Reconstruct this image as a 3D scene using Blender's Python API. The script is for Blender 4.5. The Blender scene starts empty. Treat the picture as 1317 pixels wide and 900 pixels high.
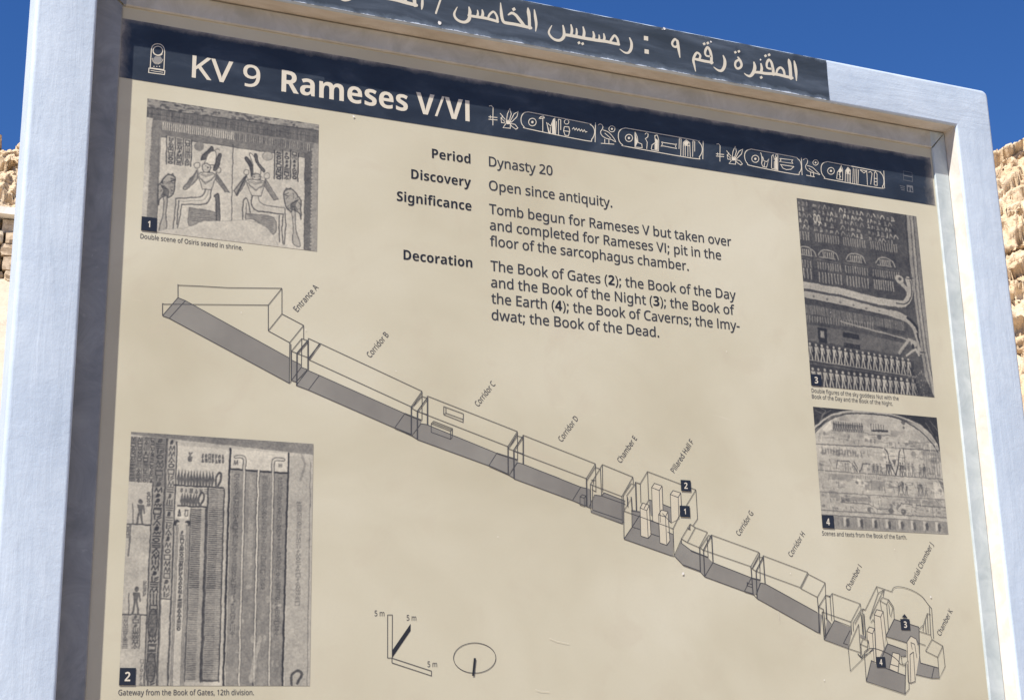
import bpy, bmesh, math, random
import numpy as np
from mathutils import Vector, Matrix, noise
from mathutils.geometry import tessellate_polygon, delaunay_2d_cdt

scene = bpy.context.scene
COL = scene.collection
rng = np.random.default_rng(9)
random.seed(9)

# ------------------------------------------------------------------ camera
# The sign board is a vertical plane.  Board coordinates: u to the right, v up,
# d out of the board towards the viewer.  World: X = u, Y = -d, Z = v + SIGN_Z.
SIGN_Z = 2.2
FOCAL = 1909.773            # pixels, photograph 1317 wide
CAM_R = np.array([[0.916382561392985, -0.02137284835940189, 0.3997326638240086],
                  [0.08891116722139514, -0.9627638790195998, -0.255304754359301],
                  [0.39030475979439583, 0.26949752245269337, -0.8803597445781463]])
CAM_T = np.array([-0.4219575494870413, -0.13564034240698403, 1.6886133223396989])
CAM_P = -CAM_R.T @ CAM_T


def to_world(u, v, d=0.0):
    return (u, -d, v + SIGN_Z)


def board(px, py, d=0.0):
    """board position (u, v) of a detail read off the photograph"""
    ray = CAM_R.T @ np.array([(px - 658.5) / FOCAL, (py - 450.0) / FOCAL, 1.0])
    s = (d - CAM_P[2]) / ray[2]
    p = CAM_P + s * ray
    return float(p[0]), float(p[1])


cam_data = bpy.data.cameras.new('camera')
cam_data.sensor_width = 36.0
cam_data.lens = 36.0 * FOCAL / 1317.0
cam_data.clip_start = 0.05
cam_data.clip_end = 3000.0
cam = bpy.data.objects.new('camera', cam_data)
COL.objects.link(cam)
w3 = lambda a: Vector((a[0], -a[2], a[1]))
cx_, cy_, cz_ = w3(CAM_R[0]), -w3(CAM_R[1]), -w3(CAM_R[2])
M = Matrix((cx_, cy_, cz_)).transposed().to_4x4()
M.translation = Vector(to_world(*CAM_P))
cam.matrix_world = M
scene.camera = cam

# ------------------------------------------------------------------ sky, sun, exposure
SUN = Vector((-1.67, -1.0, 2.65)).normalized()
SUN_EL = math.asin(SUN.z)
SUN_AZ = math.atan2(SUN.x, SUN.y)
world = bpy.data.worlds.new('World')
scene.world = world
world.use_nodes = True
wn = world.node_tree
sky = wn.nodes.new('ShaderNodeTexSky')
sky.sky_type = 'NISHITA'
sky.sun_disc = False
sky.sun_elevation = SUN_EL
sky.sun_rotation = SUN_AZ
sky.altitude = 1200
sky.air_density = 1.0
sky.dust_density = 0.0
sky.ozone_density = 6.0
hs = wn.nodes.new('ShaderNodeHueSaturation')
hs.inputs['Saturation'].default_value = 1.2
hs.inputs['Hue'].default_value = 0.51
wn.links.new(sky.outputs[0], hs.inputs['Color'])
wn.links.new(hs.outputs[0], wn.nodes['Background'].inputs[0])
wn.nodes['Background'].inputs[1].default_value = 0.078

sun_data = bpy.data.lights.new('sun', 'SUN')
sun_data.energy = 5.0
sun_data.angle = math.radians(0.5)
sun_data.color = (1.0, 0.955, 0.885)
sun = bpy.data.objects.new('sun', sun_data)
sun.rotation_euler = SUN.to_track_quat('Z', 'Y').to_euler()
sun.location = (-8, -6, 14)
COL.objects.link(sun)

vs = scene.view_settings
vs.view_transform = 'Standard'
vs.look = 'None'
vs.gamma = 1.0
vs.exposure = 0.75
vs.use_curve_mapping = False


# ------------------------------------------------------------------ helpers
def lin(c):
    return tuple((x / 255 / 12.92) if x / 255 <= 0.04045 else ((x / 255 + 0.055) / 1.055) ** 2.4 for x in c)


INK = 0.85


def ink(r, g, b):
    """printed colour: reflectance of a tone seen on the sunlit board"""
    return tuple(x * INK for x in lin((r, g, b)))


def mat(name, color, rough=0.6, metal=0.0, spec=0.5):
    m = bpy.data.materials.new(name)
    m.use_nodes = True
    b = m.node_tree.nodes['Principled BSDF']
    b.inputs['Base Color'].default_value = (*color, 1)
    b.inputs['Roughness'].default_value = rough
    b.inputs['Metallic'].default_value = metal
    b.inputs['Specular IOR Level'].default_value = spec
    return m


class NT:
    """small node-graph helper on a material"""
    def __init__(self, m):
        self.t = m.node_tree
        self.b = self.t.nodes['Principled BSDF']
        self.tc = self.t.nodes.new('ShaderNodeTexCoord')

    def link(self, a, b):
        self.t.links.new(a, b)

    def mapping(self, scale=(1, 1, 1), loc=(0, 0, 0)):
        n = self.t.nodes.new('ShaderNodeMapping')
        n.inputs['Scale'].default_value = scale
        n.inputs['Location'].default_value = loc
        self.link(self.tc.outputs['Object'], n.inputs['Vector'])
        return n.outputs[0]

    def noise(self, vec, scale=5, detail=4, rough=0.55, dist=0.0):
        n = self.t.nodes.new('ShaderNodeTexNoise')
        n.inputs['Scale'].default_value = scale
        n.inputs['Detail'].default_value = detail
        n.inputs['Roughness'].default_value = rough
        n.inputs['Distortion'].default_value = dist
        self.link(vec, n.inputs['Vector'])
        return n.outputs[0]

    def ramp(self, fac, stops):
        n = self.t.nodes.new('ShaderNodeValToRGB')
        e = n.color_ramp.elements
        while len(e) < len(stops):
            e.new(0.5)
        for i, (p, c) in enumerate(stops):
            e[i].position = p
            e[i].color = (*c, 1) if len(c) == 3 else c
        self.link(fac, n.inputs[0])
        return n.outputs[0]

    def mixc(self, fac, a, b, mode='MIX'):
        n = self.t.nodes.new('ShaderNodeMix')
        n.data_type = 'RGBA'
        n.blend_type = mode
        for sock, val in ((n.inputs[0], fac), (n.inputs[6], a), (n.inputs[7], b)):
            if hasattr(val, 'is_linked') or isinstance(val, bpy.types.NodeSocket):
                self.link(val, sock)
            elif isinstance(val, (int, float)):
                sock.default_value = val
            else:
                sock.default_value = (*val, 1)
        return n.outputs[2]

    def math(self, op, a, b=0.0, c=None):
        n = self.t.nodes.new('ShaderNodeMath')
        n.operation = op
        for i, val in enumerate((a, b) if c is None else (a, b, c)):
            if isinstance(val, bpy.types.NodeSocket):
                self.link(val, n.inputs[i])
            else:
                n.inputs[i].default_value = val
        return n.outputs[0]

    def xyz(self, vec=None):
        n = self.t.nodes.new('ShaderNodeSeparateXYZ')
        self.link(vec if vec else self.tc.outputs['Object'], n.inputs[0])
        return n.outputs

    def color(self, c):
        self.link(c, self.b.inputs['Base Color'])

    def bump(self, h, strength=0.3, dist=0.002):
        n = self.t.nodes.new('ShaderNodeBump')
        n.inputs['Strength'].default_value = strength
        n.inputs['Distance'].default_value = dist
        self.link(h, n.inputs['Height'])
        self.link(n.outputs[0], self.b.inputs['Normal'])


def mesh_obj(name, verts, faces, mats, parent=None, mi=None, smooth=False, loc=None):
    me = bpy.data.meshes.new(name)
    me.from_pydata([tuple(v) for v in verts], [], [tuple(f) for f in faces])
    for m in (mats if isinstance(mats, (list, tuple)) else [mats]):
        me.materials.append(m)
    if mi is not None:
        me.polygons.foreach_set('material_index', mi)
    if smooth:
        me.polygons.foreach_set('use_smooth', [True] * len(faces))
    me.update()
    o = bpy.data.objects.new(name, me)
    COL.objects.link(o)
    if parent:
        o.parent = parent
    return o


def tag(o, label=None, cat=None, group=None, kind=None):
    if label:
        o['label'] = label
    if cat:
        o['category'] = cat
    if group:
        o['group'] = group
    if kind:
        o['kind'] = kind
    return o


# ------------------------------------------------------------------ materials
m_paint = mat('pale blue wall paint', (0.5, 0.57, 0.68), 0.6, spec=0.3)
n = NT(m_paint)
x, y, z = n.xyz()
up = n.math('MULTIPLY', n.math('GREATER_THAN', z, SIGN_Z + 0.30), 1.0)
st = n.noise(n.mapping((22, 22, 2.4)), 3.0, 6, 0.66, 0.9)
sh = n.noise(n.mapping((2.4, 16, 20), (3, 0, 1)), 3.0, 6, 0.66, 0.9)
s_ = n.mixc(up, st, sh)
blot = n.noise(n.mapping((1, 1, 1), (7, 2, 1)), 4.5, 4, 0.6, 0.6)
c1 = n.ramp(s_, [(0.22, (0.465, 0.54, 0.625)), (0.52, (0.525, 0.60, 0.685)), (0.80, (0.585, 0.66, 0.74))])
c2 = n.ramp(blot, [(0.35, (0.87, 0.89, 0.92)), (0.62, (1, 1, 1))])
c3 = n.mixc(1.0, c1, c2, 'MULTIPLY')
sp = n.noise(n.mapping((1, 1, 1), (1, 4, 2)), 120, 2, 0.5)
c4 = n.mixc(n.ramp(sp, [(0.76, (0, 0, 0)), (0.82, (0.7, 0.7, 0.7))]), c3, (0.66, 0.69, 0.73))
n.color(c4)
gr = n.noise(n.mapping((1, 1, 1), (5, 3, 2)), 38, 5, 0.7, 0.3)
c4 = n.mixc(1.0, c4, n.ramp(gr, [(0.28, (0.91, 0.92, 0.935)), (0.55, (1, 1, 1))]), 'MULTIPLY')
n.color(c4)
hb = n.math('ADD', n.math('MULTIPLY', s_, 0.7), n.math('MULTIPLY', n.noise(n.mapping(), 160, 3, 0.6), 0.25))
hb = n.math('ADD', hb, n.math('MULTIPLY', gr, 0.5))
n.bump(hb, 0.5, 0.0018)

m_reveal = mat('dusty off-white reveal', (0.64, 0.585, 0.50), 0.7, spec=0.2)
n = NT(m_reveal)
a = n.noise(n.mapping((3, 6, 6)), 4, 5, 0.65, 0.5)
n.color(n.ramp(a, [(0.32, (0.53, 0.485, 0.42)), (0.52, (0.64, 0.60, 0.545)), (0.7, (0.71, 0.68, 0.64))]))
n.bump(n.noise(n.mapping(), 90, 4, 0.65), 0.3, 0.001)

m_trim = mat('dull zinc strip', (0.4, 0.42, 0.43), 0.55, 0.1, 0.3)
n = NT(m_trim)
a = n.noise(n.mapping((2.5, 2.5, 2.5)), 9, 5, 0.65, 1.0)
c1 = n.ramp(a, [(0.32, (0.40, 0.385, 0.335)), (0.5, (0.47, 0.455, 0.405)), (0.68, (0.54, 0.525, 0.475))])
b_ = n.noise(n.mapping((1, 1, 1), (4, 1, 0)), 70, 3, 0.6)
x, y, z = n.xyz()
# left strip coloured darker, right strip paler than the top and bottom ones
trim_left = n.math('GREATER_THAN', -0.03, x)
trim_right = n.math('GREATER_THAN', x, 1.146)
c1 = n.mixc(trim_left, c1, n.ramp(a, [(0.32, (0.20, 0.21, 0.215)), (0.68, (0.31, 0.32, 0.32))]))
c1 = n.mixc(trim_right, c1, n.ramp(a, [(0.32, (0.38, 0.43, 0.44)), (0.68, (0.53, 0.575, 0.58))]))
n.color(n.mixc(n.ramp(b_, [(0.66, (0, 0, 0)), (0.78, (0.5, 0.5, 0.5))]), c1, (0.5, 0.5, 0.48)))
n.bump(b_, 0.12, 0.001)

m_cream = mat('cream printed board', ink(212, 203, 182), 0.6, spec=0.12)
n = NT(m_cream)
a = n.noise(n.mapping((1, 1, 1.2)), 3.2, 4, 0.55, 0.4)
c1 = n.ramp(a, [(0.30, ink(195, 187, 162)), (0.5, ink(206, 199, 175)), (0.72, ink(216, 210, 188))])
b_ = n.noise(n.mapping((1, 1, 1), (2, 0, 5)), 14, 5, 0.6, 0.8)
c2 = n.mixc(n.ramp(b_, [(0.55, (0, 0, 0)), (0.85, (0.55, 0.55, 0.55))]), c1, ink(196, 184, 162))
d_ = n.noise(n.mapping((5, 5, 30), (8, 0, 5)), 2.4, 5, 0.6, 1.2)
c3 = n.mixc(n.ramp(d_, [(0.70, (0, 0, 0)), (0.84, (0.4, 0.4, 0.4))]), c2, ink(228, 221, 204))
e_ = n.noise(n.mapping((1, 1, 1), (1, 0, 9)), 260, 2, 0.5)
n.color(n.mixc(n.ramp(e_, [(0.4, (0.05, 0.05, 0.05)), (0.7, (0, 0, 0))]), c3, ink(190, 178, 155)))
n.bump(n.noise(n.mapping(), 2.0, 2), 0.10, 0.004)

m_dark = mat('dark slate print', ink(50, 60, 76), 0.4, spec=0.4)
n = NT(m_dark)
a = n.noise(n.mapping((3, 3, 6)), 5, 5, 0.6, 0.6)
c1 = n.ramp(a, [(0.35, ink(40, 47, 57)), (0.55, ink(49, 57, 68)), (0.78, ink(72, 80, 91))])
x, y, z = n.xyz()
# the print has worn off along its upper edge and its two ends
ez = n.math('MULTIPLY', n.math('SUBTRACT', SIGN_Z + 0.2608, z), 90)
el = n.math('MULTIPLY', n.math('SUBTRACT', x, -0.0336), 55)
er = n.math('MULTIPLY', n.math('SUBTRACT', 1.1449, x), 42)
em = n.math('MINIMUM', n.math('MINIMUM', ez, el), er)
wn_ = n.noise(n.mapping((1, 1, 1)), 34, 6, 0.7, 0.3)
fade = n.math('SUBTRACT', n.math('MULTIPLY', wn_, 1.5), em)
soft = n.ramp(fade, [(0.12, (0, 0, 0)), (0.55, (0.30, 0.30, 0.30)), (0.85, (0.85, 0.85, 0.85))])
n.color(n.mixc(soft, c1, ink(172, 164, 152)))

m_plate = mat('dark painted header', ink(62, 74, 88), 0.5, spec=0.35)
n = NT(m_plate)
a = n.noise(n.mapping((2.6, 2, 15), (0.4, 0, 0)), 3.0, 5, 0.62, 0.5)
c1 = n.ramp(a, [(0.32, ink(52, 60, 68)), (0.52, ink(67, 76, 87)), (0.76, ink(94, 104, 117))])
k_ = n.noise(n.mapping((6, 6, 12), (1, 0, 3)), 3.0, 4, 0.6, 0.5)
c1 = n.mixc(n.ramp(k_, [(0.60, (0, 0, 0)), (0.72, (0.6, 0.6, 0.6))]), c1, ink(46, 54, 64))
x, y, z = n.xyz()
e1 = n.math('SUBTRACT', z, SIGN_Z + 0.306)
e2 = n.math('MULTIPLY', n.math('SUBTRACT', SIGN_Z + 0.3745, z), 0.9)
e3 = n.math('MULTIPLY', n.math('SUBTRACT', 1.0218, x), 0.7)
em = n.math('MULTIPLY', n.math('MINIMUM', n.math('MINIMUM', e1, e2), e3), 130)
wn_ = n.noise(n.mapping((1, 1, 1)), 26, 6, 0.72, 0.4)
chip = n.math('GREATER_THAN', n.math('MULTIPLY', wn_, 1.5), n.math('ADD', em, 0.62))
smear = n.ramp(n.math('SUBTRACT', n.math('MULTIPLY', wn_, 1.7), n.math('MULTIPLY', em, 0.5)), [(0.35, (0, 0, 0)), (1.0, (0.45, 0.45, 0.45))])
c2 = n.mixc(smear, c1, ink(150, 166, 184))
n.color(n.mixc(chip, c2, ink(205, 215, 228)))
n.bump(a, 0.2, 0.001)

m_letter = mat('cream lettering', ink(222, 213, 194), 0.5, spec=0.3)
m_headletter = mat('cream painted lettering', ink(216, 208, 190), 0.55, spec=0.3)
m_text = mat('charcoal print', ink(58, 60, 66), 0.5, spec=0.35)
m_small = mat('grey small print', ink(84, 83, 85), 0.5, spec=0.35)
m_bold = mat('black print', ink(38, 40, 48), 0.5, spec=0.35)
m_line = mat('grey line print', ink(78, 78, 80), 0.5, spec=0.3)
m_floor = mat('grey floor tint', ink(142, 136, 126), 0.5, spec=0.3)
n = NT(m_floor)
a = n.noise(n.mapping(), 8, 4, 0.6)
n.color(n.ramp(a, [(0.35, ink(128, 124, 117)), (0.65, ink(147, 143, 134))]))
m_cut = mat('cream diagram face', ink(210, 200, 176), 0.45, spec=0.3)
m_tag = mat('black number square', ink(36, 42, 54), 0.45, spec=0.35)
m_faint = mat('faint grey print', ink(112, 113, 116), 0.5, spec=0.3)
m_faint2 = mat('mid grey print', ink(150, 148, 144), 0.5, spec=0.3)
m_chip = mat('white chip', (0.74, 0.71, 0.66), 0.6)
m_scratch = mat('pale scratch', ink(224, 217, 200), 0.6)
m_black = mat('black bar print', ink(34, 36, 42), 0.45)

m_photo = mat('halftone photograph', (0.3, 0.3, 0.28), 0.42, spec=0.35)
nt_ = m_photo.node_tree
at = nt_.nodes.new('ShaderNodeAttribute')
at.attribute_name = 'tone'
nt_.links.new(at.outputs['Color'], nt_.nodes['Principled BSDF'].inputs['Base Color'])

m_rock = mat('limestone', (0.4, 0.32, 0.23), 0.95, spec=0.15)
n = NT(m_rock)
a = n.noise(n.mapping((1, 1, 1.6)), 0.7, 7, 0.68, 0.3)
c1 = n.ramp(a, [(0.30, (0.44, 0.31, 0.19)), (0.45, (0.60, 0.455, 0.30)), (0.58, (0.66, 0.525, 0.37)), (0.75, (0.72, 0.60, 0.46))])
f_ = n.noise(n.mapping((1, 1, 1)), 5.0, 6, 0.7)
c2 = n.mixc(n.ramp(f_, [(0.30, (0.6, 0.6, 0.6)), (0.44, (0, 0, 0))]), c1, (0.36, 0.235, 0.14))
n.color(c2)
vo = n.t.nodes.new('ShaderNodeTexVoronoi')
vo.inputs['Scale'].default_value = 7.5
vo.feature = 'DISTANCE_TO_EDGE'
n.link(n.mapping(), vo.inputs['Vector'])
hb = n.math('ADD', n.noise(n.mapping(), 3.2, 9, 0.75), n.math('MULTIPLY', n.noise(n.mapping(), 17, 6, 0.75), 0.5))
hb = n.math('ADD', hb, n.math('MULTIPLY', n.math('MINIMUM', vo.outputs[0], 0.12), 1.6))
n.bump(hb, 0.55, 0.12)

m_sand = mat('limestone chip sand', (0.5, 0.42, 0.31), 0.95, spec=0.1)
n = NT(m_sand)
a = n.noise(n.mapping(), 0.35, 8, 0.65)
f_ = n.noise(n.mapping(), 9, 6, 0.7)
c1 = n.ramp(a, [(0.35, (0.43, 0.36, 0.27)), (0.65, (0.52, 0.45, 0.355))])
n.color(n.mixc(n.ramp(f_, [(0.30, (0.5, 0.5, 0.5)), (0.45, (0, 0, 0))]), c1, (0.30, 0.24, 0.17)))
n.bump(f_, 0.6, 0.05)

m_ground = mat('trodden dusty ground', (0.27, 0.22, 0.165), 0.95, spec=0.1)
n = NT(m_ground)
a = n.noise(n.mapping(), 1.2, 8, 0.65)
n.color(n.ramp(a, [(0.35, (0.27, 0.205, 0.14)), (0.65, (0.36, 0.28, 0.20))]))
n.bump(n.noise(n.mapping(), 14, 6, 0.7), 0.5, 0.03)

m_stone = mat('dry wall stone', (0.42, 0.33, 0.24), 0.95, spec=0.1)
n = NT(m_stone)
g_ = n.t.nodes.new('ShaderNodeNewGeometry')
rnd = n.ramp(g_.outputs['Random Per Island'], [(0, (0.46, 0.35, 0.24)), (0.5, (0.56, 0.45, 0.33)), (1, (0.64, 0.55, 0.43))])
f_ = n.noise(n.mapping(), 11, 6, 0.7)
n.color(n.mixc(n.ramp(f_, [(0.35, (0.7, 0.7, 0.7)), (0.55, (0, 0, 0))]), rnd, (0.28, 0.2, 0.13)))
n.bump(f_, 0.7, 0.03)
m_coping = mat('lime washed coping', (0.80, 0.77, 0.70), 0.9, spec=0.1)

# ------------------------------------------------------------------ terrain
def fbm(P, octaves=5, lac=2.1, gain=0.5, seed=0.0):
    out = np.zeros(len(P))
    amp = 1.0
    Q = P.astype(np.float64) + seed
    for _ in range(octaves):
        out += amp * vnoise(Q)
        Q = Q * lac + 17.3
        amp *= gain
    return out


def _hash(ix, iy, iz):
    h = (ix * 374761393 + iy * 668265263 + iz * 2147483647 // 3 + 1013904223) & 0x7fffffff
    h = ((h ^ (h >> 13)) * 1274126177) & 0x7fffffff
    return ((h ^ (h >> 16)) & 0xffffff) / float(0xffffff)


def vnoise(P):
    i = np.floor(P).astype(np.int64)
    f = P - i
    f = f * f * (3 - 2 * f)
    r = np.zeros(len(P))
    for dx in (0, 1):
        for dy in (0, 1):
            for dz in (0, 1):
                wgt = (f[:, 0] if dx else 1 - f[:, 0]) * (f[:, 1] if dy else 1 - f[:, 1]) * (f[:, 2] if dz else 1 - f[:, 2])
                r += wgt * _hash(i[:, 0] + dx, i[:, 1] + dy, i[:, 2] + dz)
    return r * 2 - 1


def worley(P, seed=0):
    """distance to nearest cell point, second nearest minus nearest, id of the cell"""
    i = np.floor(P).astype(np.int64)
    f1 = np.full(len(P), 9.0)
    f2 = np.full(len(P), 9.0)
    cid = np.zeros(len(P))
    for dx in (-1, 0, 1):
        for dy in (-1, 0, 1):
            for dz in (-1, 0, 1):
                c = i + (dx, dy, dz)
                ox = _hash(c[:, 0] + seed, c[:, 1], c[:, 2])
                oy = _hash(c[:, 0], c[:, 1] + 57 + seed, c[:, 2])
                oz = _hash(c[:, 0], c[:, 1], c[:, 2] + 113 + seed)
                d = np.sqrt((c[:, 0] + ox - P[:, 0]) ** 2 + (c[:, 1] + oy - P[:, 1]) ** 2 + (c[:, 2] + oz - P[:, 2]) ** 2)
                near = d < f1
                f2 = np.where(near, f1, np.minimum(f2, d))
                cid = np.where(near, _hash(c[:, 0] + 7, c[:, 1] + 3, c[:, 2] + 11), cid)
                f1 = np.where(near, d, f1)
    return f1, f2 - f1, cid


EYE = np.array([-0.26, -1.62])          # centre of the amphitheatre of hills


def build_hill():
    az = np.radians(np.concatenate([np.arange(-75, -8, 0.5), np.arange(-8, 2, 0.085), np.arange(2, 7, 0.05), np.arange(7, 39.5, 0.085), np.arange(39.5, 48, 0.05), np.arange(48, 60, 0.085), np.arange(60, 110, 0.5)]))
    r = np.concatenate([np.linspace(8.0, 18.0, 40), np.linspace(18.05, 20.6, 44), np.linspace(20.63, 26.5, 210), np.linspace(26.6, 33, 50), np.linspace(34, 60, 24)])
    A, Rr = np.meshgrid(az, r, indexing='ij')
    a, q = A.ravel(), Rr.ravel()
    deg = np.degrees(a)
    # right of the board the rock starts lower than behind the wall on the left
    k = np.clip((deg - 14) / 18, 0, 1)
    foot_r = 21.7 * (1 - k) + 19.4 * k
    top_el = 22.35 - 0.35 * k + 0.5 * np.sin(deg * 0.23 + 1.0) * np.exp(-((deg - 24) / 16) ** 2)
    foot_el = 18.0 * (1 - k) + 8.4 * k
    zf = 1.6 + foot_r * np.tan(np.radians(foot_el))
    zt = 1.6 + 26.0 * np.tan(np.radians(top_el))
    scree = zf * np.clip((q - 8) / (foot_r - 8), 0, 1) ** 1.04
    # terrace behind the dry stone wall on the left
    ter = 1.05 * (1 - k)
    u = np.clip((q - foot_r - 0.25) / (26.0 - foot_r - 0.25), 0, 1)
    face = zf + ter * np.clip((q - foot_r) / 0.25, 0, 1) + (zt - zf - ter) * (0.65 * u + 0.35 * u ** 0.8)
    back = zt - 0.12 * (q - 26.0) + 0.0 * q
    z = np.where(q < foot_r, scree, np.where(q < 26.0, face, back))
    X = EYE[0] + q * np.sin(a)
    Y = EYE[1] + q * np.cos(a)
    P = np.stack([X, Y, z * 1.0], 1)
    rock = np.clip((q - foot_r - 0.3) / 0.6, 0, 1)
    # broken limestone: blocks of three sizes pushed in and out, cracks between them
    f1, e1, c1 = worley(P * (0.55, 0.55, 0.9), 3)
    f2, e2, c2 = worley(P * (1.7, 1.7, 2.6) + 0.25 * np.stack([fbm(P, 3, seed=3), fbm(P, 3, seed=9), fbm(P, 3, seed=5)], 1), 5)
    f3, e3, c3 = worley(P * (4.2, 4.2, 5.6) + 0.3 * np.stack([fbm(P * 2, 3, seed=13), fbm(P * 2, 3, seed=19), fbm(P * 2, 3, seed=15)], 1), 8)
    out = (c1 - 0.5) * 0.8 + (c2 - 0.5) * 0.40 + (c3 - 0.5) * 0.20
    out -= 0.22 * np.exp(-e1 * 12) + 0.10 * np.exp(-e2 * 12) + 0.04 * np.exp(-e3 * 9)
    out += 0.26 * fbm(P * 1.3, 6, gain=0.62, seed=2)
    led = np.sin(z * 2.6 + 1.4 * fbm(P * 0.3, 3, seed=4)) * 0.12
    out += led
    # a deep overhung ledge in the right-hand rock
    out -= 0.9 * k * np.exp(-((z - (1.6 + 21.8 * math.tan(math.radians(16.6)) + 0.25 * fbm(P * 0.6, 2, seed=6))) / 0.24) ** 2)
    hgt = np.clip((z - zf - 1.2) / 1.8, 0, 1)
    f4, e4, c4 = worley(P * (9.5, 9.5, 11.0), 12)
    out += (c4 - 0.5) * 0.13 - 0.05 * np.exp(-e4 * 8) + 0.05 * fbm(P * 8, 4, gain=0.6, seed=22)
    out *= (1 - k) + k * (0.30 + 0.70 * hgt)
    out *= 0.62 * rock * np.clip((34 - q) / 6, 0.15, 1)
    # crest outline
    crest = np.exp(-((q - 26.2) / 1.2) ** 2)
    z2 = z + rock * (0.18 * fbm(P * 1.1, 5, seed=7) + 0.16 * (c2 - 0.5) + 0.1 * (c3 - .5)) + crest * 0.22 * (c1 - 0.5)
    small = (1 - rock) * np.clip((q - 8) / 2, 0, 1)
    z2 += small * (0.06 * fbm(P * 0.8, 5, seed=1) + 0.05 * np.clip(c3 - 0.72, 0, 1) * np.clip(0.25 - f3, 0, 1) * 20)
    X2 = X - out * np.sin(a)
    Y2 = Y - out * np.cos(a)
    V = np.stack([X2, Y2, z2], 1)
    na, nr = len(az), len(r)
    ii, jj = np.meshgrid(np.arange(na - 1), np.arange(nr - 1), indexing='ij')
    b0 = (ii * nr + jj).ravel()
    F = np.stack([b0, b0 + nr, b0 + nr + 1, b0 + 1], 1)
    me = bpy.data.meshes.new('hill')
    me.vertices.add(len(V))
    me.vertices.foreach_set('co', V.ravel())
    me.loops.add(len(F) * 4)
    me.loops.foreach_set('vertex_index', F.ravel())
    me.polygons.add(len(F))
    me.polygons.foreach_set('loop_start', np.arange(0, len(F) * 4, 4))
    me.polygons.foreach_set('loop_total', np.full(len(F), 4))
    me.materials.append(m_rock)
    me.materials.append(m_sand)
    fr = rock.reshape(na, nr)
    me.polygons.foreach_set('material_index', (fr[:-1, :-1] < 0.35).astype(np.int32).ravel())
    me.update(calc_edges=True)
    me.validate()
    o = bpy.data.objects.new('hill', me)
    COL.objects.link(o)
    tag(o, kind='structure')


build_hill()

# ground: one sheet out to the horizon
gv, gf = [], []
rad = [0.0, 3, 6, 9, 20, 60, 200, 900, 2200]
N_ = 48
for r_ in rad:
    for k in range(N_):
        t_ = 2 * math.pi * k / N_
        gv.append((EYE[0] + r_ * math.cos(t_), EYE[1] + r_ * math.sin(t_), 0.02 if r_ < 10 else 0.0))
for i in range(len(rad) - 1):
    for k in range(N_):
        k2 = (k + 1) % N_
        if i == 0:
            gf.append((k, N_ + k, N_ + k2))
        else:
            gf.append((i * N_ + k, (i + 1) * N_ + k, (i + 1) * N_ + k2, i * N_ + k2))
tag(mesh_obj('ground', gv, gf, m_ground), kind='structure')


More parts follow.
